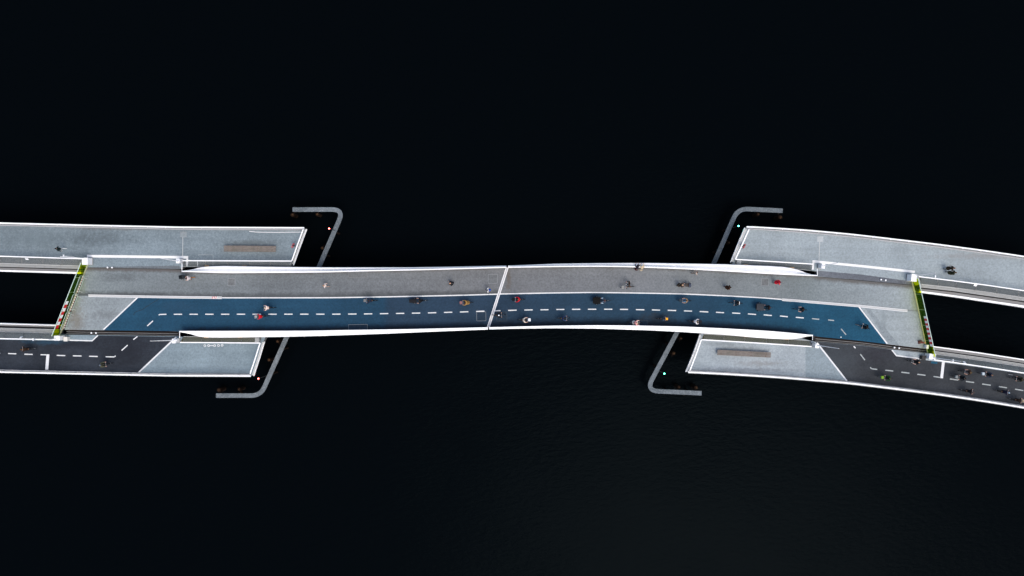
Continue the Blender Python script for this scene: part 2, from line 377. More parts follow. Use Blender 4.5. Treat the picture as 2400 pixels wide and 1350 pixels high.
M['under_mesh'] = asphalt("edge_strip_grey", (0.075, 0.088, 0.09), 0.3, 0.2)
M['under_mesh_moss'] = asphalt("edge_strip_mossy", (0.055, 0.055, 0.028), 0.3, 0.3)
M['hatch'] = asphalt("hatch_infill", (0.122, 0.130, 0.134), 0.3, 0.1)
M['hatch_blue'] = asphalt("hatch_infill_blue", (0.018, 0.034, 0.054), 0.3, 0.1)
M['bluepatch'] = asphalt("blue_patch", (0.012, 0.075, 0.13), 0.3, 0.3)

# ------------------------------------------------------------------ water
mb = MB(); mb.sheet([(-2500, -2500, 0), (2500, -2500, 0), (2500, 2500, 0), (-2500, 2500, 0)])
water = part("water", mb, M['water'], None); tag(water, "still black harbour water under the bridge", kind="structure")

# ------------------------------------------------------------------ surveyed lines (pixels)
UL_out = line_fn([(-120, 519), (0, 521.3), (210, 526.7), (420, 531.1), (714, 532.5)])
UL_in = line_fn([(-120, 526), (0, 528.5), (210, 533.3), (420, 538.2), (714, 539.7)])
LL_out = line_fn([(-120, 871), (0, 873.5), (280, 879.8), (400, 882), (600, 882.8)])
LL_in = line_fn([(-120, 863.5), (0, 866), (280, 872.3), (400, 875.5), (600, 876.6)])
UR_out = line_fn([(1745, 529.5), (1800, 532.3), (1860, 536.0), (1900, 538.8), (2000, 548), (2100, 559.7), (2200, 571.5), (2300, 585), (2400, 599.5), (2520, 618)], 30)
UR_in = line_fn([(1745, 536.5), (1800, 540), (1860, 544), (1900, 547), (2000, 556.5), (2100, 568.3), (2200, 580), (2300, 593.5), (2400, 608.2), (2520, 627)], 30)
LR_out = line_fn([(1600, 873), (1700, 878), (1800, 884), (1860, 888.5), (1985, 899), (2100, 913), (2200, 926), (2300, 940.5), (2400, 957), (2520, 977)], 30)
LR_in = line_fn([(1600, 867), (1700, 872.3), (1800, 878.3), (1860, 883), (1985, 893.5), (2100, 907.5), (2200, 920.3), (2300, 935), (2400, 951.3), (2520, 971)], 30)
# sliding span parapets: inner handrail edge / outer girder edge
SLt_in = line_fn([(426, 637), (530, 640.3), (600, 639.8), (690, 639.3), (760, 638.5), (840, 636.3), (1000, 633), (1100, 630.2), (1188, 627.7)], 20)
SLt_out = line_fn([(426, 636.2), (440, 633.5), (452, 629.5), (465, 626.5), (490, 624), (530, 623.3), (600, 624.7), (690, 625.8), (780, 626.6), (960, 626.4), (1100, 624.2), (1188, 622.3)], 6)
SLb_in = line_fn([(420, 775.6), (560, 775.5), (720, 775.1), (800, 773.6), (960, 771.3), (1060, 769), (1142, 767)], 20)
SLb_out = line_fn([(420, 776.5), (432, 779.5), (446, 784.5), (462, 788.5), (480, 790.5), (520, 791), (560, 790.5), (640, 789.5), (720, 788), (800, 785.5), (900, 782.2), (1000, 778), (1142, 772.5)], 6)
SRt_in = line_fn([(1190, 627.7), (1300, 625.8), (1400, 625.0), (1480, 626.2), (1600, 630.7), (1700, 636), (1800, 642), (1860, 645), (1915, 647.2)], 20)
SRt_out = line_fn([(1190, 622.3), (1300, 618), (1400, 616.6), (1520, 616.1), (1600, 617.4), (1700, 619.3), (1800, 623), (1840, 625.3), (1860, 629), (1880, 634), (1903, 643.3), (1915, 646.5)], 6)
SRb_in = line_fn([(1146, 767), (1200, 765.5), (1300, 763.2), (1400, 762.2), (1480, 762.8), (1600, 765.2), (1700, 769.7), (1800, 775.3), (1860, 780.5), (1906, 785.5)], 20)
SRb_out = line_fn([(1146, 772.3), (1200, 770.7), (1300, 769.4), (1400, 770.3), (1520, 774), (1600, 778), (1700, 784.2), (1760, 790), (1800, 793), (1840, 795), (1862, 794.5), (1882, 792), (1906, 786.5)], 6)
KL = line_fn([(190, 693), (207, 693.3), (420, 697), (520, 698), (700, 698), (780, 697.7), (900, 695.8), (1000, 693.8), (1100, 691.5), (1170, 689.3)], 20)
KR = line_fn([(1160, 689.3), (1250, 687.4), (1300, 686.5), (1380, 685.4), (1450, 686), (1520, 687.2), (1600, 688.8), (1700, 693.2), (1780, 697.5), (1825, 701), (1860, 704.2), (2015, 717.5), (2140, 730)], 15)
TRL_top = line_fn([(150, 772), (270, 775.2), (410, 777)]); TRL_bot = line_fn([(150, 784.5), (270, 786), (410, 788.5), (420, 788.8)])
TRR_top = line_fn([(1905, 788), (2020, 799.3), (2080, 806.7), (2172, 818)]); TRR_bot = line_fn([(1905, 801), (2020, 809.5), (2080, 818), (2168, 828.5)])
JL_top = line_fn([(195, 627), (205, 627.5), (420, 631)]); JR_top = line_fn([(1915, 648), (2060, 661.5), (2148, 669.5)])

# ------------------------------------------------------------------ shared builders for the bridge
def fence_bars(foot, top, spacing, w, slant=0.0, cross=False, mat=0):
    """slim bars between two 3D polylines"""
    def arc(pl):
        L = [0]
        for a, b in zip(pl[:-1], pl[1:]): L.append(L[-1] + (b - a).length)
        return L
    foot = [Vector(p) for p in foot]; top = [Vector(p) for p in top]; Lf = arc(foot); Lt = arc(top)
    def at(pl, L, t):
        d = max(0, min(1, t)) * L[-1]
        for i in range(len(L) - 1):
            if d <= L[i + 1] + 1e-9: return pl[i].lerp(pl[i + 1], (d - L[i]) / max(1e-9, L[i + 1] - L[i]))
        return pl[-1].copy()
    n = max(2, int(Lf[-1] / spacing)); m = MB(); ds = slant / Lf[-1]
    for i in range(n + 1):
        t = i / n
        m.bar(at(foot, Lf, t), at(top, Lt, t + ds), w, w)
        if cross: m.bar(at(foot, Lf, t) + Vector((0, 0, 0.012)), at(top, Lt, t - ds) + Vector((0, 0, 0.012)), w, w)
    return m

def outer_parapet(root, fo, fi, x0, x1, step=14):
    """kerb channel, leaning bars, wide white handrail along the outer edge of an arm"""
    zr = DZ + 1.2
    hand = W([(x, fo(x) + (1.6 if fo(1e4) > 675 else 1.6) * (1 if fo((x0 + x1) / 2) < 675 else -1)) for x, _ in sample(fo, x0, x1, step)], zr)
    lip = W([(x, fi(x) - 0.9 * (1 if fi((x0 + x1) / 2) < 675 else -1)) for x, _ in sample(fi, x0, x1, step)], DZ + 0.07)
    mid = W([(x, (fi(x) + fo(x)) / 2) for x, _ in sample(fo, x0, x1, step)], DZ + 0.02)
    chan = MB(); chan.rail([p.copy() for p in mid], 0.42, 0.06)
    par = part("parapet", chan, M['ledge'], root)
    m = MB(); m.rail(hand, 0.15, 0.07); part("handrail", m, M['white'], par)
    m = MB(); m.rail(lip, 0.085, 0.14); part("kerb_lip", m, M['joint'], par)
    low = [p + Vector((0, 0, 0.03)) for p in mid]; hi = [p - Vector((0, 0, 0.04)) for p in hand]
    part("infill_bars", fence_bars(low, hi, 0.14, 0.018), M['bars'], par, kind="stuff")
    for i in range(0, len(mid), 3):
        m = MB(); m.bar(low[i], hi[i], 0.05, 0.07); part("post", m, M['white'], par)
    return par

def inner_fence(root, rail_px, foot_px, strip_mat, ends=True):
    """mesh fence that leans inward: handrail over the deck, foot at the deck edge"""
    n = max(len(rail_px), 2)
    top = W(rail_px, DZ + 1.2); foot = W(foot_px, DZ + 0.06)
    f = part("mesh_fence", fence_bars(foot, [p - Vector((0, 0, 0.03)) for p in top], 0.125, 0.024, 0.40, False), M['bars'], root)
    f["kind"] = "stuff"
    m = MB(); m.rail(top, 0.12, 0.06); part("handrail", m, M['white'], f)
    m = MB(); m.rail(foot, 0.05, 0.10); part("bottom_rail", m, M['steel_light'], f)
    k = max(2, int((top[-1] - top[0]).length / 2.4))
    for i in range(k + 1):
        t = i / k * (len(top) - 1); a = int(min(t, len(top) - 2)); fr = t - a
        m = MB(); m.bar(foot[a].lerp(foot[a + 1], fr), top[a].lerp(top[a + 1], fr) - Vector((0, 0, 0.035)), 0.04, 0.06); part("post", m, M['steel'], f)
    s = MB(); s.sheet([p for p in W(rail_px, DZ + 0.004)] + list(reversed(W(foot_px, DZ + 0.004)))); part("edge_strip", s, strip_mat, root)
    return f

def line_mark(root, name, pts, width_px, mat, z=DZ + 0.010):
    m = MB(); w = width_px * 85 / FOCAL
    m.rail([P(a, b, z) for a, b in pts], w, 0.004); return part(name, m, mat, root)

dash_me = None
def dashes(root, segs, mat=None, w=0.125):
    for (x0, y0, x1, y1) in segs:
        a, b = P(x0, y0, DZ + 0.012), P(x1, y1, DZ + 0.012); d = b - a
        m = MB(); m.box((0, 0, 0), (d.length, w, 0.004))
        me = mesh_of("lane_dash", m, mats=[mat or M['mark']])
        piece("lane_dash", me, (a + b) / 2, math.atan2(d.y, d.x), root)

def slab(root, poly_px, mat_top, thick=0.7):
    poly = W(poly_px, DZ); m = MB(); m.prism([(p.x, p.y) for p in poly], DZ - thick, DZ - 0.006)
    part("deck_girder", m, M['slab'], root)
    m = MB(); m.sheet([p.copy() for p in poly]); return part("deck_surface", m, mat_top, root)

def ledges(root, spec, x0, x1):
    """track beams beside the slot: list of (line_lo, line_hi, material, z)"""
    for nm, fa, fb, mat, z0, z1 in spec:
        if nm == 'track_ledge':
            for fr in (0.12, 0.5, 0.8):
                m = MB(); m.rail([P(x, fa(x) * (1 - fr) + fb(x) * fr, z1 + 0.03) for x in np.linspace(x0 + 1, x1 - 1, 10)], 0.035, 0.06); part('guide_rail', m, M['steel_light'], root)
        a = [(x, fa(x)) for x in np.linspace(x0, x1, 10)]; b = [(x, fb(x)) for x in np.linspace(x0, x1, 10)]
        poly = [P(p[0], p[1], z1) for p in a] + [P(p[0], p[1], z1) for p in reversed(b)]
        m = MB(); m.prism([(p.x, p.y) for p in poly], z0, z1); part(nm, m, mat, root)

def pier(root, px, py, w, l, rz):
    p = P(px, py, DZ); m = MB()
    pts = [(math.cos(t) * l / 2 * (1.0), math.sin(t) * w / 2) for t in [2 * math.pi * k / 24 for k in range(24)]]
    co, si = math.cos(rz), math.sin(rz)
    m.prism([(p.x + a * co - b * si, p.y + a * si + b * co) for a, b in pts], -4.0, DZ - 1.0)
    part("pier", m, M['concrete'], root)

def end_fence(root, rail_px, outer_px, lamp_at=None):
    """white fence across the tip of an arm with a steel edge channel outside it"""
    top = W(rail_px, DZ + 1.2); foot = W(rail_px, DZ + 0.05); out = W(outer_px, DZ + 0.02)
    f = part("end_fence", fence_bars(foot, [p - Vector((0, 0, 0.04)) for p in top], 0.14, 0.016), M['bars'], root); f["kind"] = "stuff"
    m = MB(); m.rail(top, 0.14, 0.07); part("handrail", m, M['white'], f)
    for p, q in zip(foot, top):
        m = MB(); m.bar(p - Vector((0, 0, 0.05)), q - Vector((0, 0, 0.04)), 0.06, 0.06); part("post", m, M['white'], f)
    d = (out[-1] - out[0]).normalized(); n = Vector((-d.y, d.x, 0))
    mid = [(a + b) / 2 for a, b in zip(W(rail_px, DZ + 0.02), out)]
    wd = (mid[0] - out[0]).dot(n); wd = abs(wd)
    m = MB(); m.rail([a.lerp(b, 0.72) for a, b in zip(W(rail_px, DZ - 0.02), [Vector((p.x, p.y, DZ - 0.02)) for p in out])], max(0.2, wd * 1.1), 0.12); part("edge_channel", m, M['steel_light'], root)
    m = MB(); m.rail([p - Vector((0, 0, 0.02)) for p in out], 0.07, 0.2); part("edge_lip", m, M['white'], root)
    return f

# ------------------------------------------------------------------ the four fixed arms
# upper left
ul = thing("bridge_arm", P(350, 580), "grey upper left bridge arm with white parapet carrying the long bench near its tip", "bridge")
mg = [(x, UL_in(x)) for x in np.linspace(-120, 711, 30)]
slab(ul, [(x, UL_out(x) + 2) for x in np.linspace(-120, 713, 30)] + [(681, 625.8), (430, 625.3), (424, 630.8), (205, 627.4), (193, 623.2), (0, 617), (-120, 613.5)], M['arm_ul'])
outer_parapet(ul, UL_out, UL_in, -120, 713)
end_fence(ul, [(711, 537.5), (697, 575), (684.5, 610.5)], [(719, 537), (704, 577), (688, 622)])
inner_fence(ul, [(-120, 597.5), (0, 600.5), (100, 603.6), (196, 606.6)], [(-120, 613.5), (0, 617), (100, 620.2), (188, 623)], M['under_mesh'])
inner_fence(ul, [(428, 611), (560, 611.4), (684, 611.8)], [(431, 625), (560, 625.2), (681, 625.6)], M['under_mesh'])
L = lambda *p: line_fn(list(p))
ledges(ul, [("track_ledge", L((-120, 613.8), (0, 617.3), (190, 623.3)), L((-120, 621), (0, 625), (190, 630.5)), M["ledge"], DZ - 0.9, DZ - 0.05),
            ("track_slot", L((-120, 621), (0, 625), (190, 630.5)), L((-120, 623), (0, 627), (190, 632.7)), M['trench'], DZ - 0.9, DZ - 0.4),
            ("track_beam", L((-120, 623), (0, 627), (190, 632.7)), L((-120, 628.5), (0, 632.6), (190, 637.6)), M['steel'], DZ - 0.9, DZ - 0.15),
            ("edge_flange", L((-120, 628.5), (0, 632.6), (190, 637.6)), L((-120, 632), (0, 636.4), (190, 642)), M['white'], DZ - 0.95, DZ - 0.08)], -120, 190)
line_mark(ul, "kerb_line", [(204, 600.2), (320, 601.6), (441, 603.2)], 6.0, M['kerb_white'])
line_mark(ul, "kerb_line_return", [(439, 606.3), (438, 624)], 4.5, M['kerb_white'])
line_mark(ul, "deck_joint", [(428.5, 556), (428, 600)], 1.1, M['steel_light'])
line_mark(ul, "paint_scrape", [(584, 542.3), (600, 543.8), (640, 544.6), (709, 543.9)], 1.5, M['mark'])
line_mark(ul, "painted_outline", [(465, 599), (465, 597), (499.5, 597.3), (499, 625)], 0.9, M['mark_old'])
line_mark(ul, "edge_stripe", [(463, 613), (463, 624.5)], 1.8, M['mark'])
pier(ul, 560, 585, 2.4, 4.0, 0); pier(ul, 60, 570, 2.4, 4.0, 0)

# lower left
ll = thing("bridge_arm", P(300, 835), "lower left bridge arm with dark cycle track and pale platform tip", "bridge")
slab(ll, [(x, LL_out(x) - 2) for x in np.linspace(-120, 590, 30)] + [(622, 789.5), (600, 789.5), (430, 789.5), (415, 788.6), (270, 786), (155, 784.6), (130, 781), (0, 776.5), (-120, 773)], M['arm_ll'])
outer_parapet(ll, LL_out, LL_in, -120, 588)
end_fence(ll, [(609.5, 804.5), (598, 841), (586.5, 876)], [(620, 801), (609, 838), (595, 881)])
m = MB(); pp = [(x, 798.4 if x < 150 else 785) for x in (-120,)]
dark = [(-120, 793), (0, 796.2), (131, 798.5), (155, 799), (217, 799), (231, 786.6), (300, 787.5), (413, 789.5), (323, 874.3), (280, 872.4), (140, 869), (0, 866.2), (-120, 863.7)]
m.sheet(W(dark, DZ + 0.004)); part("cycle_track", m, M['dark_l'], ll)
inner_fence(ll, [(-120, 790.8), (0, 793.6), (70, 795), (131, 796.2)], [(-120, 774), (0, 777), (70, 778.8), (126, 780.6)], M['under_mesh'])
inner_fence(ll, [(422, 802.6), (520, 803.2), (610, 804)], [(430, 788.8), (520, 789), (612, 789.6)], M['under_mesh_moss'])
ledges(ll, [("edge_flange", L((-120, 754), (0, 757.4), (150, 762)), L((-120, 756.5), (0, 759.8), (150, 764.2)), M['white'], DZ - 0.95, DZ - 0.08),
            ("track_beam", L((-120, 756.5), (0, 759.8), (150, 764.2)), L((-120, 760), (0, 763.5), (150, 768)), M['steel'], DZ - 0.9, DZ - 0.15),
            ("track_slot", L((-120, 760), (0, 763.5), (150, 768)), L((-120, 764.5), (0, 768), (150, 772)), M['trench'], DZ - 0.9, DZ - 0.4),
            ("track_ledge", L((-120, 764.5), (0, 768), (150, 772)), L((-120, 772.6), (0, 776.2), (140, 780.7)), M["ledge"], DZ - 0.9, DZ - 0.05)], -120, 138)
dashes(ll, [(-58, 825.5, -38, 826.3), (-19, 827, 0, 827.8), (19, 828.6, 38, 829.2), (57, 830.1, 76.5, 830.7), (95, 831.3, 108, 831.6), (133, 832.8, 153, 833.4), (171, 833.9, 191, 834.4), (209, 835, 229, 835.5), (247.5, 836.1, 268, 836.5), (268.5, 836, 271, 834), (285, 821.5, 299, 809), (312.5, 796, 322, 788.5)], w=0.125)
line_mark(ll, "stop_line", [(112.2, 830.5), (109.6, 866.5)], 7.0, M['mark'])
line_mark(ll, "boundary_line", [(413, 790), (325, 873)], 3.4, M['mark'])
line_mark(ll, "island_line", [(152, 797.2), (216, 798.6), (229.5, 786)], 2.8, M['mark'])
for (a, b) in ((480, 810.2), (489, 810), (503, 810.2), (512, 809.7), (520.5, 809)):
    m = MB(); c = P(a, b, DZ + 0.009); r0, r1 = 0.085, 0.155
    vs = [c + Vector((math.cos(t) * r, math.sin(t) * r, 0)) for r in (r0, r1) for t in [2 * math.pi * k / 16 for k in range(16)]]
    m.add(vs, [(k, 16 + k, 16 + (k + 1) % 16, (k + 1) % 16) for k in range(16)]); part("painted_ring", m, M['mark'], ll)
line_mark(ll, "painted_bar", [(492, 810), (500, 810)], 1.6, M['mark'])
line_mark(ll, "edge_stripe", [(603, 791), (602.5, 802)], 10.0, M['steel_light'], DZ + 0.011)
pier(ll, 500, 835, 2.2, 3.6, 0); pier(ll, 60, 830, 2.2, 3.6, 0)

# upper right
ur = thing("bridge_arm", P(2050, 590), "pale grey upper right bridge arm curving away to the right edge", "bridge")
slab(ur, [(x, UR_out(x) + 2) for x in np.linspace(1749, 2510, 40)] + [(2510, 716), (2400, 697.5), (2280, 680.5), (2160, 666), (2146, 669), (2060, 661), (1916, 647.5), (1914, 636), (1860, 629.5), (1800, 624), (1715, 620.5)], M['arm_ur'])
outer_parapet(ur, UR_out, UR_in, 1750, 2510)
end_fence(ur, [(1755.5, 537.5), (1740, 572), (1723.5, 607.5)], [(1745, 534), (1729, 572), (1712, 615)])
inner_fence(ur, [(1724, 607.8), (1810, 613), (1904, 619)], [(1722, 621), (1810, 625), (1900, 634)], M['under_mesh'])
inner_fence(ur, [(2153, 648.2), (2230, 657.5), (2310, 668), (2400, 681.3), (2510, 699)], [(2160, 666), (2230, 673.5), (2310, 684), (2400, 697.3), (2510, 716)], M['under_mesh'])
ledges(ur, [("track_ledge", L((2152, 665.3), (2230, 674), (2400, 697.8), (2510, 716.5)), L((2152, 673), (2230, 681.5), (2400, 705.5), (2510, 724)), M["ledge"], DZ - 0.9, DZ - 0.05),
            ("track_slot", L((2152, 673), (2230, 681.5), (2400, 705.5), (2510, 724)), L((2152, 676), (2230, 684.5), (2400, 708.5), (2510, 727)), M['trench'], DZ - 0.9, DZ - 0.4),
            ("track_beam", L((2152, 676), (2230, 684.5), (2400, 708.5), (2510, 727)), L((2152, 681), (2230, 691), (2400, 716), (2510, 735)), M['steel'], DZ - 0.9, DZ - 0.15),
            ("edge_flange", L((2152, 681), (2230, 691), (2400, 716), (2510, 735)), L((2152, 685), (2230, 695), (2400, 720.6), (2510, 740)), M['white'], DZ - 0.95, DZ - 0.08)], 2155, 2505)
line_mark(ur, "kerb_line", [(1904, 612.4), (2020, 623.8), (2144, 637.2)], 5.6, M['kerb_white'])
line_mark(ur, "kerb_line_return", [(1906.5, 615), (1905, 632)], 4.5, M['kerb_white'])
line_mark(ur, "deck_joint", [(1921.3, 566), (1919.5, 611)], 1.1, M['steel_light'])
m = MB(); c = P(1922.5, 560.5, DZ + 0.005); m.box(c, (0.75, 0.7, 0.004)); part("access_cover", m, asphalt("access_cover_pale", (0.36, 0.39, 0.40), 0.2, 0.1), ur)
m = MB(); c = P(430, 549.5, DZ + 0.005); m.box(c, (0.75, 0.7, 0.004)); part("access_cover", m, asphalt("access_cover_grey", (0.22, 0.25, 0.26), 0.2, 0.1), ul)
line_mark(ur, "edge_stripe", [(1732.5, 610), (1731.5, 620)], 10.0, M['steel_light'], DZ + 0.011)
pier(ur, 1850, 590, 2.4, 4.0, 0); pier(ur, 2330, 640, 2.4, 4.0, R(-8))

# lower right
lr = thing("bridge_arm", P(2000, 860), "lower right bridge arm, pale platform with bench then dark cycle track", "bridge")
slab(lr, [(x, LR_out(x) - 2) for x in np.linspace(1610, 2510, 40)] + [(2510, 877), (2400, 860.5), (2200, 831), (2178, 828.5), (2080, 818), (2020, 809.8), (1910, 801), (1880, 793), (1760, 784), (1643, 781)], M['arm_lr'])
outer_parapet(lr, LR_out, LR_in, 1613, 2510)
end_fence(lr, [(1643.5, 796.5), (1631, 832), (1617, 868)], [(1641, 784), (1625, 828), (1607, 871.5)])
m = MB()
dark = [(1912, 801.5), (2020, 810.2), (2090, 819.8), (2101, 834.5), (2169, 844), (2208, 849), (2300, 861.5), (2400, 876.5), (2510, 894)] + [(x, LR_in(x) - 0.2) for x in np.linspace(2510, 1987, 24)]
m.sheet(W(dark, DZ + 0.004)); part("cycle_track", m, M['dark_r'], lr)
inner_fence(lr, [(1644, 796), (1770, 803.6), (1902, 812.3)], [(1650, 783), (1770, 789), (1900, 799)], M['under_mesh_moss'])
inner_fence(lr, [(2188, 843), (2260, 853), (2330, 863.2), (2400, 874.3), (2510, 892)], [(2192, 830), (2260, 839.5), (2330, 849.5), (2400, 860.2), (2510, 877)], M['under_mesh'])
ledges(lr, [("edge_flange", L((2183, 810.5), (2300, 826.5), (2400, 842), (2510, 860)), L((2183, 813), (2300, 829), (2400, 844.6), (2510, 862.6)), M['white'], DZ - 0.95, DZ - 0.08),
            ("track_beam", L((2183, 813), (2300, 829), (2400, 844.6), (2510, 862.6)), L((2183, 819.3), (2300, 835), (2400, 851), (2510, 868)), M['steel'], DZ - 0.9, DZ - 0.15),
            ("track_slot", L((2183, 819.3), (2300, 835), (2400, 851), (2510, 868)), L((2183, 821.5), (2300, 837.2), (2400, 853), (2510, 870)), M['trench'], DZ - 0.9, DZ - 0.4),
            ("track_ledge", L((2183, 821.5), (2300, 837.2), (2400, 853), (2510, 870)), L((2183, 828.7), (2300, 844.5), (2400, 860), (2510, 877)), M["ledge"], DZ - 0.9, DZ - 0.05)], 2186, 2505)
dashes(lr, [(2001, 811.5, 2005, 816)], w=0.14)
dashes(lr, [(2016.5, 830, 2027, 844), (2039.5, 861, 2043, 864.3), (2043, 864.3, 2056, 865.8), (2075, 867.6, 2093.5, 869.7), (2112.5, 872.2, 2131.5, 874.5), (2150, 877.1, 2169, 879.6), (2188, 882.4, 2205, 884.8), (2226, 888, 2246, 890.8), (2264, 893.8, 2283, 896.6), (2302, 899.9, 2322, 902.9), (2341, 906, 2360, 909), (2379, 912, 2398.5, 915.4), (2417, 918.5, 2436, 922)], mat=M['mark_old'], w=0.13)
line_mark(lr, "stop_line", [(2211.3, 847), (2206.8, 886.5)], 6.6, M['mark'])
m = MB(); m.sheet(W([(1888, 812.5), (1902, 813.4), (1918, 806.5), (1984, 892.4), (1888, 885.2)], DZ + 0.003)); part("asphalt_repair", m, asphalt("newer_platform_asphalt", (0.205, 0.25, 0.272), 0.28, 0.12), lr)
line_mark(lr, "boundary_line", [(1915, 803.5), (1985, 893)], 3.4, M['mark'])
line_mark(lr, "island_line", [(2090.5, 820.5), (2101, 833.4), (2168, 842.2)], 3.0, M['mark'])
m = MB(); m.sheet(W([(2183, 846.5), (2197, 848.5), (2197, 853), (2182, 851.5)], DZ + 0.008)); part("paint_patch", m, M['bluepatch'], lr)
line_mark(lr, "deck_joint", [(2364, 877.5), (2374, 879)], 0.8, M['steel_light'])
pier(lr, 1750, 835, 2.2, 3.6, 0); pier(lr, 2330, 900, 2.2, 3.6, R(-8))

# ------------------------------------------------------------------ the two sliding spans
def girder(root, fi, fo, x0, x1, n=70):
    rings = []; perf = []
    for x in np.linspace(x0, x1, n):
        I = P(x, fi(x), DZ + 1.2); O = P(x, fo(x), DZ + 0.65); I2 = Vector((I.x, I.y, 0)); O2 = Vector((O.x, O.y, 0))
        d = O2 - I2; d.x = 0
        if d.length < 1e-4: d = Vector((0, 1 if fi(x) < 675 else -1, 0)) * 1e-4
        w = max(d.length, 0.16); u = Vector((0, math.copysign(1, O2.y - I2.y), 0))
        def pt(o, z): return I2 + u * o + Vector((0, 0, DZ + z))
        hb = 0.30 + 0.62 * min(1, w / 0.8); rw = min(0.14, w * 0.5)
        rings.append([pt(0, 1.18), pt(0, 1.26), pt(rw, 1.26), pt(w * 0.62, hb + 0.16 if w > 0.3 else 1.2), pt(w * 0.94, hb + 0.10 if w > 0.3 else 1.15), pt(w, hb), pt(w, -1.1), pt(w * 0.45, -1.1), pt(w * 0.45, hb * 0.6), pt(rw * 0.5, 1.16)])
        if w > 0.5: perf.append((pt(rw + 0.02, 1.262), pt(w * 0.60, hb + 0.175)))
    if fi((x0 + x1) / 2) > 675: rings = [list(reversed(r)) for r in rings]
    m = MB(); m.loft(rings); g = part("parapet_girder", m, M['white'], root)
    if len(perf) > 3: part("perforated_panel", fence_bars([p[1] for p in perf], [p[0] for p in perf], 0.16, 0.02, 0.12, False), M['perf'], g, kind="stuff")
    inner = [r[0] if fi((x0 + x1) / 2) <= 675 else r[-1] for r in rings]
    return g

def span_deck(root, top, bot):
    a = W(top); b = W(bot); poly = a + list(reversed(b)); m = MB()
    m.prism([(p.x, p.y) for p in poly], DZ - 0.9, DZ - 0.006); part("deck_girder", m, M['slab'], root)

def lerp_line(f, a, b, n=46): return [(x, f(x)) for x in np.linspace(a, b, n)]
def poly_px(pts, n=46):
    L = [0]
    for p, q in zip(pts[:-1], pts[1:]): L.append(L[-1] + math.hypot(q[0] - p[0], q[1] - p[1]))
    t = np.linspace(0, L[-1], n); return list(zip(np.interp(t, L, [p[0] for p in pts]), np.interp(t, L, [p[1] for p in pts])))

def surface(root, name, top, bot, mat, z=DZ):
    m = MB(); m.strip(W(top, z), W(bot, z)); return part(name, m, mat, root)

# left span
sl = thing("sliding_span", P(640, 700), "left sliding bridge span with blue cycle lane and grey footway", "bridge")
sl_top = line_fn([(203, 628), (420, 631.5), (426, 636), (440, 636)] + [(x, SLt_in(x) - 4) for x in range(460, 1200, 60)])
sl_bot = line_fn([(152, 773), (243, 774.2), (410, 776.2)] + [(x, SLb_in(x) + 3) for x in range(425, 1160, 60)])
span_deck(sl, lerp_line(sl_top, 204, 1187), lerp_line(sl_bot, 152, 1142.5))
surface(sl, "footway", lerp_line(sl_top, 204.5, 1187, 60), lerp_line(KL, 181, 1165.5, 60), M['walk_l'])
surface(sl, "deck_end", lerp_line(KL, 181, 322, 12), lerp_line(sl_bot, 152.5, 243, 12), M['end_l'])
surface(sl, "cycle_lane", lerp_line(KL, 322, 1165.5, 60), lerp_line(sl_bot, 243, 1142.5, 60), M['blue_l'])
gt = girder(sl, SLt_in, SLt_out, 427, 1186.5); gb = girder(sl, SLb_in, SLb_out, 421, 1143)
for g, pts in ((gt, [(485, 624.3), (573, 624.6)]), (gb, [(483.5, 789.8), (563, 789.6)])):
    for a, b in pts:
        m = MB(); m.box(P(a, b, DZ + 0.3), (0.50, 0.22, 0.16)); part("bumper_pad", m, M['orange_pad'], g)
line_mark(sl, "kerb_line", lerp_line(KL, 520.5, 1166, 40), 2.6, M['mark'])
WK = [(207, 693.0), (300, 694.8), (420, 696.7), (500, 697.6), (520, 697.9)]
line_mark(sl, "wide_kerb_line", WK, 3.0, M['kerb_core'])
for dy in (-2.1, 2.1): line_mark(sl, "kerb_edge_line", [(a, b + dy) for a, b in WK], 1.4, M['mark'])
line_mark(sl, "boundary_line", [(322.5, 697), (242.5, 772.5)], 3.0, M['mark'], DZ + 0.014)
sx = 407.3; LD = [(345, 764, 358.5, 752), (372, 738.6, 374.5, 737), (374, 737, 390, 736.6)]
LY = line_fn([(400, 736.6), (780, 736.3), (853, 735.8), (928, 734.7), (1003, 733.3), (1078, 731.3), (1160, 728.3), (1200, 727.3)])
for x in (407.3, 444.2, 481.2, 518, 555, 592, 629, 666.2, 703.5, 741, 778.5, 816, 853, 890.5, 928, 965.5, 1003, 1040.5, 1078, 1116): LD.append((x, LY(x), x + 19.5, LY(x + 19.5)))
dashes(sl, LD, w=0.125)
def hatch(root, cx, cy, w, h, mat, rot=0.0, frame=M['fine']):
    c = P(cx, cy, DZ + 0.006); k = 85 / FOCAL; m = MB(); m.box(c, (w * k, h * k, 0.004), rot)
    hh = part("access_hatch", m, mat, root); m = MB(); t = 0.028
    co, si = math.cos(rot), math.sin(rot)
    for ox, oy, sxx, syy in ((0, h * k / 2, w * k + t, t), (0, -h * k / 2, w * k + t, t), (w * k / 2, 0, t, h * k - t), (-w * k / 2, 0, t, h * k - t)):
        m.box((c.x + ox * co - oy * si, c.y + ox * si + oy * co, c.z + 0.006), (sxx, syy, 0.006), rot)
    part("hatch_frame", m, frame, hh)
line_mark(sl, "sealed_crack", [(313, 739), (315, 733), (320, 730), (333, 726), (345, 718), (357, 710), (372, 701.5)], 0.9, M['trench'], DZ + 0.008)
hatch(sl, 542.5, 661.2, 16.5, 16.5, M['hatch'])
hatch(sl, 1155, 653.5, 21.5, 21, M['hatch'], R(1)); hatch(sl, 1128, 741.5, 21.5, 21, M['hatch_blue'], R(1))
hatch(sl, 839, 767, 44, 13, M['hatch_blue'], R(1)); hatch(sl, 839, 643.5, 44, 13, M['hatch'], R(1), frame=M['steel'])
hatch(sl, 1177, 633.5, 7, 8, M['hatch'], 0, frame=M['steel'])
m = MB()
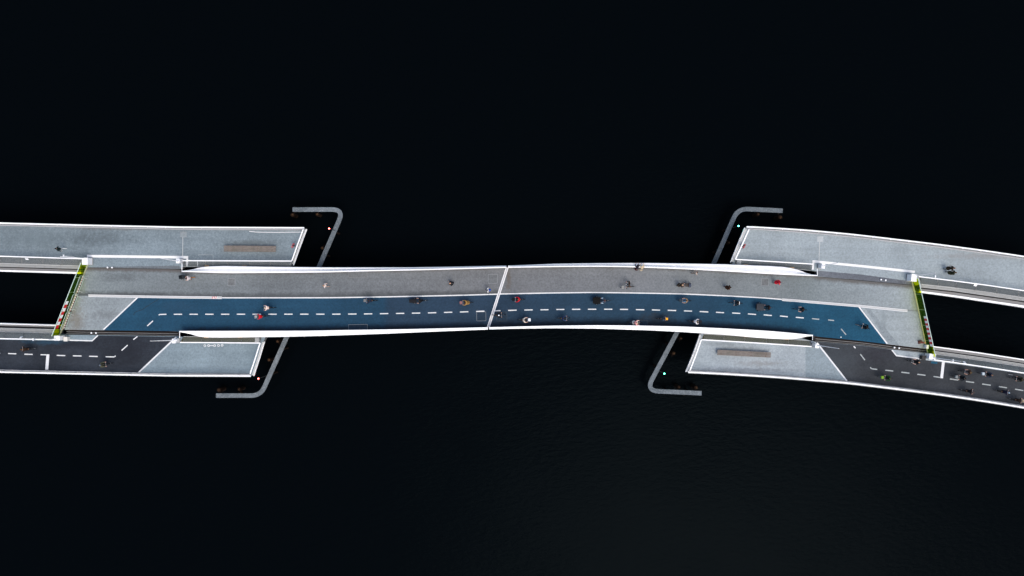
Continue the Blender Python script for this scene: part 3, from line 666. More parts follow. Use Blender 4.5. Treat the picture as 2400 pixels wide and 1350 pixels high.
for k in range(6): m.box(P(498.5 + k * 2.0, 697.4, DZ + 0.03), (0.055, 0.28, 0.03), R(-20), mat=k % 2)
part("striped_marker", m, [M['red'], M['white_clean']], sl)
m = MB(); m.tube(W([(426.5, 617), (426.5, 637)], DZ + 1.0), 0.04, 8); part("side_rail", m, M['white'], sl)
m = MB(); m.tube(W([(421, 776), (421, 792)], DZ + 1.0), 0.04, 8); part("side_rail", m, M['white'], sl)

# centre joint plate
m = MB(); m.rail(W([(1189, 626.5), (1144.3, 767.5)], DZ + 0.012), 0.22, 0.03); jp = part("joint_plate", m, M['joint'], sl)
for s in (-1, 1):
    m = MB(); m.rail(W([(1189 + s * 2.6, 626.5), (1144.3 + s * 2.6, 767.5)], DZ + 0.02), 0.06, 0.04); part("joint_edge", m, M['white'], jp)

# right span
sr = thing("sliding_span", P(1700, 700), "right sliding bridge span curving down to the right, blue cycle lane", "bridge")
sr_top = line_fn([(x, SRt_in(x) - 4) for x in range(1180, 1900, 60)] + [(1910, 645), (1916, 648.5), (2060, 662), (2146, 669.8)])
sr_bot = line_fn([(x, SRb_in(x) + 3) for x in range(1140, 1900, 60)] + [(1906, 787), (1912, 788.7), (2020, 799.3), (2080, 806.7), (2173, 818)])
span_deck(sr, lerp_line(sr_top, 1190.5, 2143), lerp_line(sr_bot, 1146, 2173))
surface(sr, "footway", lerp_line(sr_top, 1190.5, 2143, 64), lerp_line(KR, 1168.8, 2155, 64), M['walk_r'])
surface(sr, "cycle_lane", lerp_line(KR, 1168.8, 2015, 60), lerp_line(sr_bot, 1146, 2080, 60), M['blue_r'])
surface(sr, "deck_end", lerp_line(KR, 2015, 2155, 12), lerp_line(sr_bot, 2080, 2173, 12), M['end_r'])
gt = girder(sr, SRt_in, SRt_out, 1191, 1914.5); gb = girder(sr, SRb_in, SRb_out, 1146.5, 1905)
for g, pts in ((gt, [(1748, 621.6), (1856, 628.4)]), (gb, [(1747, 787.6), (1843.5, 794.2)])):
    for a, b in pts:
        m = MB(); m.box(P(a, b, DZ + 0.3), (0.50, 0.22, 0.16), R(-4)); part("bumper_pad", m, M['orange_pad'], g)
line_mark(sr, "kerb_line", lerp_line(KR, 1169, 1832.5, 40), 2.6, M['mark'])
WK = [(1833, 702.4), (1860, 704.3), (2015, 717.4), (2127, 728.6)]
line_mark(sr, "wide_kerb_line", WK, 3.0, M['kerb_core'])
for dy in (-2.1, 2.1): line_mark(sr, "kerb_edge_line", [(a, b + dy) for a, b in WK], 1.4, M['mark'])
line_mark(sr, "boundary_line", [(2013.5, 719.5), (2079.5, 805.8)], 3.0, M['mark'], DZ + 0.014)
dashes(sr, [(1160, 728.5, 1173, 728.0), (1191, 727.5, 1211, 726.9), (1229, 726.7, 1248.5, 726.3), (1266.7, 726.1, 1285.5, 725.8), (1304, 725.4, 1322.7, 725.2), (1340.7, 725, 1360, 724.9), (1378, 724.8, 1397.5, 724.7), (1416, 724.7, 1435, 724.8), (1453, 725, 1472, 725.2), (1490.6, 725.6, 1510, 726.1), (1528, 726.3, 1547, 726.8), (1565, 727.2, 1584.5, 728), (1603, 728.5, 1622, 729.3), (1640, 730.1, 1660, 731.2), (1678, 731.9, 1697, 733), (1716, 733.5, 1735, 734.6), (1753, 735.6, 1772, 737.1), (1790, 737.8, 1809, 739.5), (1828, 740.6, 1846.5, 742.4), (1865, 743.6, 1884, 745.3)], w=0.125)
dashes(sr, [(1903, 746.8, 1920, 748.3), (1941, 749.8, 1955, 751.2), (1971, 770.5, 1983, 784.5)], mat=M['mark_old'], w=0.12)
m = MB(); m.sheet(W([(2027, 722), (2038, 723), (2108, 809.5), (2084, 806.6)], DZ + 0.003)); part("asphalt_repair", m, asphalt("end_repair_asphalt", (0.195, 0.225, 0.238), 0.3, 0.15), sr)
line_mark(sr, "chalk_line", [(2151.5, 757), (2149, 796)], 0.7, M['fine']); line_mark(sr, "chalk_line", [(2143.5, 757), (2141.5, 796)], 0.6, M['fine'])
hatch(sr, 1793, 661.5, 16.5, 16, M['hatch'], R(-3)); hatch(sr, 1176, 742, 24, 21, M['hatch_blue'], R(1), frame=M['under_mesh']); hatch(sr, 1495, 757, 46, 13, M['hatch_blue'], R(-1), frame=M['under_mesh'])
m = MB(); m.box(P(1971, 790.3, DZ + 0.02), (0.12, 0.1, 0.03)); part("road_stud", m, M['white_clean'], sr)
m = MB(); m.tube(W([(1915.5, 629), (1915.5, 647)], DZ + 1.0), 0.04, 8); part("side_rail", m, M['white'], sr)
m = MB(); m.tube(W([(1904.5, 786), (1904.5, 797)], DZ + 1.0), 0.04, 8); part("side_rail", m, M['white'], sr)

# open tracks (lower side) and covered tracks (upper side)
def track(root, ft, fb, x0, x1, name):
    a = lerp_line(ft, x0, x1, 14); b = lerp_line(fb, x0, x1, 14); poly = W(a, DZ) + list(reversed(W(b, DZ)))
    m = MB(); m.prism([(p.x, p.y) for p in poly], DZ - 0.7, DZ - 0.28); t = part("track_bed", m, M['trench'], root)
    for fr in (0.42, 0.80):
        m = MB(); m.rail(W([(x, ft(x) * (1 - fr) + fb(x) * fr) for x in np.linspace(x0 + 1, x1 - 1, 10)], DZ - 0.22), 0.055, 0.12); part("guide_rail", m, M['steel'], t)
    m = MB(); m.rail(W([(x, ft(x) * 0.88 + fb(x) * 0.12) for x in np.linspace(x0 + 1, x1 - 1, 10)], DZ - 0.25), 0.10, 0.08); part("rust_rail", m, M['rust'], t)
track(ll, TRL_top, TRL_bot, 155, 418, "left"); track(lr, TRR_top, TRR_bot, 1910, 2171, "right")
m = MB(); m.sheet(W([(206, 626), (420, 622.5), (424, 630.5), (206, 627.2)], DZ + 0.003)); part("track_cover", m, M['cover'], ul)
m = MB(); m.sheet(W([(1917, 634.5), (2020, 643.5), (2140, 660), (2146, 668.5), (2060, 661), (1917, 647.2)], DZ + 0.003)); part("track_cover", m, M['cover_dark'], ur)
line_mark(ul, "joint_gap", [(206, 627.6), (300, 628.9), (423, 631)], 0.9, M['dark_steel'], DZ + 0.009)
line_mark(ur, "joint_gap", [(1990, 654.6), (2060, 661.2), (2144, 668.6)], 1.1, M['dark_steel'], DZ + 0.009)

# end screens: tinted glass on the retracting ends of the spans
def end_screen(root, a_px, b_px, n, board_from, board_to, nb, outward, bz=(0.86, 1.30)):
    a, b = P(*a_px), P(*b_px); d = (b - a).normalized(); nrm = Vector((-d.y, d.x, 0))
    if nrm.x * outward < 0: nrm = -nrm
    m = MB(); m.rail([a - nrm * 0.10 + Vector((0, 0, 0.05)), b - nrm * 0.10 + Vector((0, 0, 0.05))], 0.12, 0.10); sc = part("end_screen", m, M['yellow_rail'], root)
    m = MB(); m.rail([a + Vector((0, 0, 1.38)), b + Vector((0, 0, 1.38))], 0.06, 0.06); part("top_rail", m, M['pale_green'], sc)
    Ln = (b - a).length
    for i in range(n):
        p = a + d * (Ln * i / n + 0.02); q = a + d * (Ln * (i + 1) / n - 0.02); m = MB()
        m.bar(Vector((0, 0, 0)), Vector((0, 0, 1)), 1, 1) if False else None
        c = (p + q) / 2 + Vector((0, 0, 0.725)); m.box(c, ((q - p).length, 0.02, 1.22), math.atan2(d.y, d.x)); part("glass_pane", m, M['glass'], sc)
    for i in range(n + 1):
        p = a + d * (Ln * i / n); m = MB(); m.bar(p + Vector((0, 0, 0.1)) + nrm * 0.03, p + Vector((0, 0, 1.36)) + nrm * 0.03, 0.03, 0.03); part("post", m, M['pale_green'], sc)
    p0, p1 = a + d * Ln * board_from, a + d * Ln * board_to; L2 = (p1 - p0).length / nb
    meW = MB(); meW.box((0, 0, 0), (L2 - 0.004, 0.025, bz[1] - bz[0])); me0 = mesh_of("stripe_board", meW, mats=[M['white_clean']]); me1 = mesh_of("stripe_board", meW, mats=[M['red']])
    for i in range(nb):
        piece("stripe_board", (me0, me1)[i % 2], p0 + d * L2 * (i + 0.5) - nrm * 0.05 + Vector((0, 0, (bz[0] + bz[1]) / 2)), math.atan2(d.y, d.x), sc)
    return sc
end_screen(sl, (205.5, 617.5), (138.5, 786), 5, 0.52, 0.895, 8, -1)
end_screen(sr, (2137, 653), (2177, 834.5), 5, 0.48, 0.865, 13, 1)

# ------------------------------------------------------------------ harbour fenders, piles and navigation lights
def fender(pts, label):
    z = 2.6; ctrl = [Vector((p[0], p[1], 0)) for p in pts]; path = []
    for i in range(len(ctrl)):          # round the corners flagged with a radius
        r = pts[i][2] if len(pts[i]) > 2 else 0
        if r == 0: path.append(ctrl[i]); continue
        a = (ctrl[i - 1] - ctrl[i]).normalized(); b = (ctrl[i + 1] - ctrl[i]).normalized()
        for t in [i_ / 9 for i_ in range(10)]:
            path.append((1 - t) ** 2 * (ctrl[i] + a * r) + 2 * t * (1 - t) * ctrl[i] + t * t * (ctrl[i] + b * r))
    W3 = [P(p.x, p.y, z) for p in path]
    root = thing("harbour_fender", W3[len(W3) // 2], label, "fender", "bent harbour fenders under the bridge")
    m = MB(); m.rail(W3, 0.56, 0.16); part("fender_cap", m, M['fender'], root)
    m = MB(); m.rail([p - Vector((0, 0, 0.40)) for p in W3], 0.36, 0.30); part("fender_wale", m, M['rust'], root)
    acc = 0
    for a, b in zip(W3[:-1], W3[1:]):
        n = int((b - a).length // 2.6)
        for i in range(n):
            p = a.lerp(b, (i + 0.5) / max(n, 1)); m = MB()
            m.tube([(p.x, p.y, -3), (p.x, p.y, z - 0.1)], 0.14, 8); part("fender_pile", m, M['rust'], root)
    return root
fender([(507, 927), (611, 927, 22), (672, 790), (748, 625), (806, 491, 28), (686, 491.3)], "pale weathered fender with right-bent top, left of centre under the left span")
fender([(1644, 921.5), (1514, 915.5, 30), (1586, 780), (1674, 615), (1729, 489, 24), (1834, 494)], "pale weathered fender with left-bent foot, right of centre under the right span")
pile_n = 0
PILES = [((685, 503.5), "leftmost rusty pile at the upper left fender tip", 0.30), ((743, 502), "rusty pile below the upper left fender cap", 0.24), ((755, 581), "rusty pile beside the leaning leg of the upper left fender", 0.24),
         ((513, 914.5), "rusty pile over the lower left fender tip", 0.32), ((560, 913), "rusty pile mid-way along the lower left fender foot", 0.26), ((630, 843.5), "rusty pile right of the lower left platform", 0.26), ((650, 800), "rusty pile close under the left span's lower edge", 0.24),
         ((1829, 509), "rusty pile at the upper right fender tip", 0.30), ((1777, 502), "rusty pile below the upper right fender cap", 0.24), ((1708, 569), "rusty pile between the upper right fender and the pale arm", 0.24),
         ((1631, 909), "rusty pile over the lower right fender tip", 0.30), ((1591, 908), "rusty pile mid-way along the lower right fender foot", 0.28), ((1579, 828), "rusty pile beside the leaning leg of the lower right fender", 0.28), ((1596, 793), "rusty pile close under the right span's lower edge", 0.24)]
for (px, lab, r) in PILES:
    p = P(px[0], px[1], 1.6); o = thing("mooring_pile", Vector((p.x, p.y, 0)), lab, "pile", "rusty piles inside the fenders")
    m = MB(); m.tube([(p.x, p.y, -3), (p.x, p.y, 1.5), (p.x, p.y, 1.6)], [r, r, r * 0.85], 14); part("pile_shaft", m, M['rust'], o)
    m = MB(); m.ellipsoid((p.x + 0.03, p.y, 1.6), (r * 0.6, r * 0.6, 0.1), 10, 4, lo=0.0, hi=0.99); part("pile_cap", m, M['rust_cap'], o)
    s = 1 if px[0] < 1200 else -1
    m = MB(); q = p + Vector((0.2 * s, 0.45 if px[1] < 675 else -0.45, -0.3)); m.bar(p - Vector((0, 0, 0.3)), q, 0.08, 0.10); part("pile_bracket", m, M['rust'], o)
for (bx, by, tx, ty, mat, lab) in ((786, 541, 771, 535.5, 'lamp_red', "red navigation light beside the upper left fender bend"), (622, 881, 605, 887.5, 'lamp_red', "red navigation light below the lower left platform"),
                              (1714, 534, 1731.5, 529.5, 'lamp_green', "green navigation light beside the upper right fender bend"), (1543, 870, 1557.5, 876, 'lamp_green', "green navigation light by the lower right fender leg")):
    t = P(tx, ty, 5.4); bpos = Vector((t.x, t.y, 2.6)); fb = P(bx, by, 2.6)
    o = thing("navigation_light", bpos, lab, "light", "navigation lights on the fenders")
    m = MB(); m.tube([bpos, bpos + Vector((0, 0, 2.5))], 0.04, 8); m.bar(bpos, fb, 0.08, 0.08); part("pole", m, M['dark_steel'], o)
    m = MB(); m.tube([bpos + Vector((0, 0, 2.5)), bpos + Vector((0, 0, 2.6))], 0.10, 10); part("lantern_base", m, M['dark_steel'], o)
    m = MB(); m.ellipsoid(bpos + Vector((0, 0, 2.72)), (0.09, 0.09, 0.11), 12, 8); part("lantern", m, M[mat], o, smooth=True)

# ------------------------------------------------------------------ benches
def bench(c4, label):
    c = [P(a, b, DZ + 0.45) for a, b in c4]; ax = ((c[1] - c[0]) + (c[2] - c[3])).normalized(); ln = ((c[1] - c[0]).length + (c[2] - c[3]).length) / 2; wd = ((c[3] - c[0]).length + (c[2] - c[1]).length) / 2
    ctr = sum(c, Vector()) / 4; ny = Vector((-ax.y, ax.x, 0)); rz = math.atan2(ax.y, ax.x)
    o = thing("wooden_bench", Vector((ctr.x, ctr.y, DZ)), label, "bench", "long wooden benches on the arm tips")
    rows, cols = 6, 3
    for r in range(rows):
        cuts = [0, 0.33 + random.uniform(-.04, .04), 0.67 + random.uniform(-.04, .04), 1]
        for k in range(cols):
            l = ln * (cuts[k + 1] - cuts[k]) - 0.012; u = ln * ((cuts[k + 1] + cuts[k]) / 2 - 0.5); v = wd * ((r + 0.5) / rows - 0.5)
            m = MB(); m.box(Vector((ctr.x, ctr.y, DZ + 0.425 + random.uniform(-.006, .006))) + ax * (u + random.uniform(-.015, .015)) + ny * v, (l, wd / rows - 0.016, 0.05), rz); part("plank", m, M['wood'], o)
    for k in (-0.42, -0.14, 0.14, 0.42):
        m = MB(); m.box(Vector((ctr.x, ctr.y, DZ + 0.20)) + ax * ln * k, (0.10, wd * 0.86, 0.40), rz); part("support", m, M['dark_steel'], o)
bench([(524, 575.5), (647, 576), (646, 590.8), (525, 589.5)], "long weathered plank bench on the upper left arm")
bench([(1681.5, 819.5), (1806.5, 825.5), (1807, 838.5), (1681, 832)], "long weathered plank bench on the lower right platform")

# ------------------------------------------------------------------ barrier cabinets with raised booms
def gate(base, size, h, rz, boom_foot, boom_top, hb, label, extra=None):
    p = P(base[0], base[1], DZ); o = thing("barrier_gate", p, label, "barrier", "white barrier cabinets with raised booms")
    m = MB(); sx, sy = size; m.box(p + Vector((0, 0, h / 2)), (sx, sy, h), rz); cab = part("cabinet", m, M['white_clean'], o)
    m = MB(); m.box(p + Vector((0, 0, h + 0.025)), (sx + 0.06, sy + 0.06, 0.045), rz); part("cabinet_lid", m, M['white_clean'], cab)
    m = MB(); m.box(p + Vector((0, 0, 0.04)), (sx + 0.1, sy + 0.1, 0.08), rz); part("plinth", m, M['steel'], cab)
    if boom_top:
        a = P(boom_foot[0], boom_foot[1], DZ + 1.0); t = P(boom_top[0], boom_top[1], DZ + hb)
        m = MB(); m.tube([a, a.lerp(t, 0.5), t], [0.055, 0.045, 0.03], 8); bm_ = part("boom", m, M['white_clean'], o)
        m = MB(); m.box(a, (0.22, 0.16, 0.22), rz); part("boom_hub", m, M['white_clean'], bm_)
gate((211.5, 613), (0.62, 0.80), 1.05, 0, (200, 606), (141, 601), 3.6, "large white barrier cabinet where the left spans meet the upper arm")
gate((427, 612.5), (0.34, 0.50), 1.1, 0, (420, 612.5), (371.5, 604.5), 5.2, "small white barrier cabinet at the tip of the left span's upper parapet")
gate((147, 791), (0.62, 0.52), 1.05, 0, (132, 794), (114, 796), 2.4, "large white barrier cabinet at the lower end of the left glass screen")
gate((418, 797.5), (0.36, 0.50), 1.1, 0, (413, 797.3), (352, 799.3), 5.6, "small white barrier cabinet above the lower left platform")
gate((2130.5, 651.5), (0.62, 0.82), 1.05, R(-6), (2146, 646), (2193, 640), 4.0, "large white barrier cabinet where the right spans meet the upper arm")
gate((1920, 624.5), (0.36, 0.52), 1.1, R(-6), (1926, 624.2), (1966.5, 615.2), 4.8, "small white barrier cabinet at the tip of the right span's upper parapet")
gate((2173, 834), (0.72, 0.62), 1.05, R(-7), (2186, 838), (2252, 847), 4.6, "large white barrier cabinet at the lower end of the right glass screen")
gate((1905.5, 809), (0.36, 0.48), 1.1, R(-6), (1912, 808.8), (1966, 816.8), 5.4, "small white barrier cabinet by the lower right platform edge")
def pedestal(px, py, size, h, mat, label, cat="cabinet", rz=0):
    p = P(px, py, DZ); o = thing("control_pedestal", p, label, cat)
    m = MB(); m.box(p + Vector((0, 0, h / 2)), (size[0], size[1], h), rz); part("housing", m, mat, o)
    m = MB(); m.box(p + Vector((0, 0, h + 0.02)), (size[0] + 0.05, size[1] + 0.05, 0.04), rz); part("lid", m, mat, o)
pedestal(160, 794, (0.42, 0.50), 0.5, M['cream'], "cream pedestal beside the cabinet on the lower left arm")
pedestal(2159, 837.5, (0.40, 0.48), 0.55, M['dark_steel'], "dark box left of the cabinet on the lower right arm", rz=R(-7))
pedestal(2168, 812, (0.20, 0.42), 0.5, M['white_clean'], "narrow white box at the foot of the right glass screen", rz=R(-8))

# small posts, plates and lamps
def plate(px4, label):
    pts = [P(a, b, DZ + z) for a, b, z in px4]; c = sum(pts, Vector()) / 4
    o = thing("rail_sign", Vector((c.x, c.y, DZ)), label, "sign", "white plates hung on the slot fences")
    n = (pts[1] - pts[0]).cross(pts[3] - pts[0]).normalized() * 0.02; m = MB()
    m.add([p + n for p in pts] + [p - n for p in pts], [(0, 1, 2, 3), (7, 6, 5, 4), (4, 5, 1, 0), (5, 6, 2, 1), (6, 7, 3, 2), (7, 4, 0, 3)]); part("sign_plate", m, M['white_clean'], o)
plate([(58, 605.3, 1.2), (65, 605.3, 1.2), (68, 608.8, 0.95), (61.5, 608.8, 0.95)], "white plate hung on the upper left fence")
plate([(48, 789, 0.95), (53.5, 788, 0.95), (51, 791.5, 1.25), (45.5, 792.5, 1.25)], "white plate hung on the lower left fence")
plate([(2283.5, 666, 1.2), (2291, 667, 1.2), (2288, 671, 0.95), (2281.5, 670, 0.95)], "white plate hung on the upper right fence")
plate([(2256, 846.5, 0.95), (2261.5, 847.5, 0.95), (2265, 851.8, 1.25), (2259.5, 851.5, 1.25)], "white plate hung on the lower right fence")
for i, (a, b, lab) in enumerate(((252.5, 626.8, "left one of the white lamp pair on the upper left joint"), (263, 626.9, "right one of the white lamp pair on the upper left joint"), (214.5, 780.2, "left one of the white lamp pair in the lower left track"), (225.3, 780.4, "right one of the white lamp pair in the lower left track"),
        (2064.5, 655.3, "left one of the white lamp pair on the upper right joint"), (2075.5, 656.6, "right one of the white lamp pair on the upper right joint"), (2096, 814.5, "left one of the white lamp pair in the lower right track"), (2107, 815.6, "right one of the white lamp pair in the lower right track"))):
    z0 = DZ if b < 700 else DZ - 0.28; p = P(a, b, DZ + 0.1); p.z = z0; o = thing("track_lamp", p, lab, "lamp", "small white lamps along the joints")
    m = MB(); m.tube([p, p + Vector((0, 0, 0.12 + DZ - z0))], 0.05, 8); part("stem", m, M['steel'], o)
    m = MB(); m.ellipsoid(p + Vector((0, 0, 0.14 + DZ - z0)), (0.115, 0.115, 0.07), 10, 5); part("lamp_cap", m, M['white_clean'], o, smooth=True)
for (a, b, t, h, lab) in ((174, 601.5, (171, 597), 2.0, "thin white signal post on the upper left arm"), (2171, 648.5, (2173.5, 643.5), 1.8, "thin white signal post on the upper right arm"), (2214, 842, (2217, 841), 1.6, "thin white signal post on the lower right fence"), (99, 793.5, (96.5, 791), 1.6, "thin white signal post on the lower left fence")):
    p = P(a, b, DZ); q = P(t[0], t[1], DZ + h); o = thing("signal_post", p, lab, "post", "thin signal posts by the slot fences")
    m = MB(); m.tube([p, Vector((p.x, p.y, DZ + h))], 0.03, 8); part("pole", m, M['white_clean'], o)
    m = MB(); m.box((p.x, p.y, DZ + h), (0.10, 0.30, 0.14)); part("signal_head", m, M['white_clean'], o)

for (a, b, rz, lab) in ((692.8, 577, 68, "red lifebuoy hung on the tip fence of the upper left arm"), (1737.5, 577, 66, "red lifebuoy hung on the tip fence of the upper right arm")):
    p = P(a, b, DZ); o = thing("lifebuoy", p, lab, "lifebuoy", "lifebuoys on the arm tips"); ax = Vector((math.cos(R(rz)), math.sin(R(rz)), 0)); nn = Vector((-ax.y, ax.x, 0)) * (1 if a < 1200 else -1); c = p + nn * 0.09 + Vector((0, 0, 0.75))
    m = MB(); rings = []
    for k in range(21):
        t = 2 * math.pi * k / 20; rd = ax * math.cos(t) + Vector((0, 0, math.sin(t)))
        rings.append([c + rd * (0.27 + 0.06 * math.cos(q)) + nn * 0.06 * math.sin(q) for q in [2 * math.pi * i / 8 for i in range(8)]])
    m.loft(rings, True, False); part("ring", m, simple("lifebuoy_red", (0.45, 0.09, 0.10), 0.6), o, smooth=True)
    m = MB(); m.box(p + nn * 0.02 + Vector((0, 0, 0.6)), (0.12, 0.06, 1.2), R(rz)); part("bracket", m, M['dark_steel'], o)

# crowd barriers along the left end of the left span
def crowd_barrier(a_px, b_px, label):
    a, b = P(*a_px), P(*b_px); d = (b - a).normalized(); n = Vector((-d.y, d.x, 0)); rz = math.atan2(d.y, d.x); Ln = (b - a).length
    o = thing("crowd_barrier", (a + b) / 2, label, "barrier", "steel crowd barriers along the left deck end"); m = MB(); u = Vector((0, 0, 1))
    a2, b2 = a + d * 0.05, b - d * 0.05
    m.tube([a2 + u * 0.15, a2 + u * 1.02, a2 + d * 0.06 + u * 1.08, b2 - d * 0.06 + u * 1.08, b2 + u * 1.02, b2 + u * 0.15, a2 + u * 0.15], 0.022, 6); fr = part("frame", m, M['pale_green'], o)
    for k in range(1, 14):
        p = a2.lerp(b2, k / 14); m = MB(); m.tube([p + u * 0.16, p + u * 1.07], 0.009, 5); part("bar", m, M['pale_green'], fr)
    for p in (a + d * 0.3, b - d * 0.3):
        m = MB(); m.tube([p - n * 0.35 + u * 0.03, p - n * 0.3 + u * 0.06, p + u * 0.16, p + n * 0.3 + u * 0.06, p + n * 0.35 + u * 0.03], 0.022, 6); part("foot", m, M['steel_light'], o)
    nb = 14; L2 = Ln * 0.94 / nb; mw = MB(); mw.box((0, 0, 0), (L2 * 1.3, 0.06, 0.10)); mr = MB(); mr.box((0, 0, 0), (L2 * 0.68, 0.062, 0.10))
    me0 = mesh_of("stripe_board", mw, mats=[M['cream']]); me1 = mesh_of("stripe_board", mr, mats=[M['dull_red']])
    for k in range(nb): piece("stripe_board", (me0, me1)[k % 2], a + d * (Ln * 0.03 + L2 * (k + 0.5)) + n * 0.06 + u * 0.55, rz, o)
crowd_barrier((201, 646), (185.5, 688), "topmost of the three steel crowd barriers with red and white boards")
crowd_barrier((185, 689), (170, 730), "middle of the three steel crowd barriers with red and white boards")
crowd_barrier((169.5, 731), (154, 772.5), "lowest of the three steel crowd barriers with red and white boards")
# ------------------------------------------------------------------ orange delineator post near the right glass screen
p = P(2155.5, 801.5, DZ); o = thing("delineator_post", p, "orange marker post with dark red base near the right glass screen", "post")
m = MB(); m.box(p + Vector((0, 0, 0.05)), (0.46, 0.40, 0.10), R(10)); part("base", m, simple("dark_red_rubber", (0.075, 0.018, 0.018), 0.8), o)
m = MB(); m.tube([p + Vector((0, 0, 0.1)), p + Vector((0.02, 0, 1.05))], [0.12, 0.10], 10); part("post", m, simple("faded_orange_plastic", (0.30, 0.13, 0.05), 0.7), o)
m = MB(); m.tube([p + Vector((0.01, 0, 0.55)), p + Vector((0.012, 0, 0.68))], 0.122, 10); part("reflector_band", m, M['red'], o)

# ------------------------------------------------------------------ people
_cm = {}
def cloth(col, rough=0.85):
    k = tuple(round(c, 4) for c in col)
    if k not in _cm: _cm[k] = simple("cloth_%02d" % len(_cm), k, rough, spec=0.06)
    return _cm[k]
SKIN = simple("skin", (0.50, 0.27, 0.19), 0.6, spec=0.3); SKIN2 = simple("light_skin", (0.62, 0.38, 0.29), 0.6, spec=0.3)
SHOE = cloth((0.02, 0.02, 0.022))

def V(*a): return Vector(a)
def pose_joints(kind):
    j = {}
    if kind == 'ride':
        j.update(pelvis=V(-.16, 0, .98), spine=V(-.12, 0, 1.16), chest=V(-.05, 0, 1.36), neck=V(0.0, 0, 1.50), head=V(.05, 0, 1.64),
                 shL=V(-.02, .19, 1.43), shR=V(-.02, -.19, 1.43), elL=V(.14, .29, 1.22), elR=V(.14, -.29, 1.22), wrL=V(.33, .27, 1.09), wrR=V(.33, -.27, 1.09),
                 hiL=V(-.13, .10, .95), hiR=V(-.13, -.10, .95), knL=V(.24, .12, .80), knR=V(.20, -.12, .62), anL=V(.10, .13, .42), anR=V(-.02, -.13, .22), toL=V(.25, .13, .38), toR=V(.13, -.13, .16))
    elif kind == 'cargo':
        j.update(pelvis=V(-.52, 0, .96), spine=V(-.48, 0, 1.14), chest=V(-.42, 0, 1.35), neck=V(-.38, 0, 1.50), head=V(-.35, 0, 1.64),
                 shL=V(-.39, .19, 1.43), shR=V(-.39, -.19, 1.43), elL=V(-.24, .31, 1.21), elR=V(-.24, -.31, 1.21), wrL=V(-.02, .29, 1.05), wrR=V(-.02, -.29, 1.05),
                 hiL=V(-.50, .10, .93), hiR=V(-.50, -.10, .93), knL=V(-.12, .12, .78), knR=V(-.16, -.12, .61), anL=V(-.24, .13, .42), anR=V(-.36, -.13, .22), toL=V(-.09, .13, .38), toR=V(-.21, -.13, .16))
    elif kind == 'push':
        j.update(pelvis=V(0, 0, .95), spine=V(.01, 0, 1.13), chest=V(.05, 0, 1.34), neck=V(.08, 0, 1.49), head=V(.11, 0, 1.63),
                 shL=V(.06, .19, 1.42), shR=V(.06, -.19, 1.42), elL=V(.16, .25, 1.17), elR=V(.16, -.25, 1.17), wrL=V(.40, .2, 1.08), wrR=V(.40, -.2, 1.08),
                 hiL=V(0, .09, .92), hiR=V(0, -.09, .92), knL=V(.19, .1, .52), knR=V(-.02, -.1, .50), anL=V(.22, .1, .10), anR=V(-.30, -.1, .17), toL=V(.38, .1, .05), toR=V(-.18, -.1, .05))
    elif kind == 'lean':
        j.update(pelvis=V(-.06, 0, .94), spine=V(.02, 0, 1.11), chest=V(.14, 0, 1.29), neck=V(.21, 0, 1.42), head=V(.27, 0, 1.55),
                 shL=V(.16, .19, 1.37), shR=V(.16, -.19, 1.37), elL=V(.26, .26, 1.16), elR=V(.28, -.24, 1.17), wrL=V(.48, .18, 1.24), wrR=V(.50, -.16, 1.24),
                 hiL=V(-.06, .09, .91), hiR=V(-.06, -.09, .91), knL=V(-.02, .11, .50), knR=V(.02, -.11, .50), anL=V(-.08, .11, .09), anR=V(-.03, -.11, .09), toL=V(.10, .13, .04), toR=V(.15, -.12, .04))
    elif kind == 'bikewalk':
        j.update(pelvis=V(0, 0, .95), spine=V(.01, 0, 1.13), chest=V(.04, 0, 1.34), neck=V(.06, 0, 1.49), head=V(.09, 0, 1.63),
                 shL=V(.05, .19, 1.42), shR=V(.05, -.19, 1.42), elL=V(.14, .34, 1.18), elR=V(.10, -.27, 1.15), wrL=V(.36, .40, 1.08), wrR=V(.30, -.20, 1.02),
                 hiL=V(0, .09, .92), hiR=V(0, -.09, .92), knL=V(.15, .1, .52), knR=V(0, -.1, .50), anL=V(.16, .1, .10), anR=V(-.26, -.1, .15), toL=V(.32, .1, .05), toR=V(-.13, -.1, .05))
    else:
        s = 1 if kind == 'walk' else -1
        j.update(pelvis=V(0, 0, .95), spine=V(.01, 0, 1.13), chest=V(.03, 0, 1.34), neck=V(.04, 0, 1.49), head=V(.06, 0, 1.63),
                 shL=V(.03, .19, 1.42), shR=V(.03, -.19, 1.42), elL=V(-.07 * s, .26, 1.15), elR=V(.09 * s, -.26, 1.15), wrL=V(.02 - .12 * s, .27, .92), wrR=V(.08 + .2 * s, -.26, .95),
                 hiL=V(0, .09, .92), hiR=V(0, -.09, .92), knL=V(.10 + .09 * s, .1, .51), knR=V(.10 - .09 * s, -.1, .51), anL=V(-.03 + .26 * s, .1, .12), anR=V(-.03 - .26 * s, -.1, .12), toL=V(.13 + .26 * s, .1, .05), toR=V(.13 - .26 * s, -.1, .05))
    return j

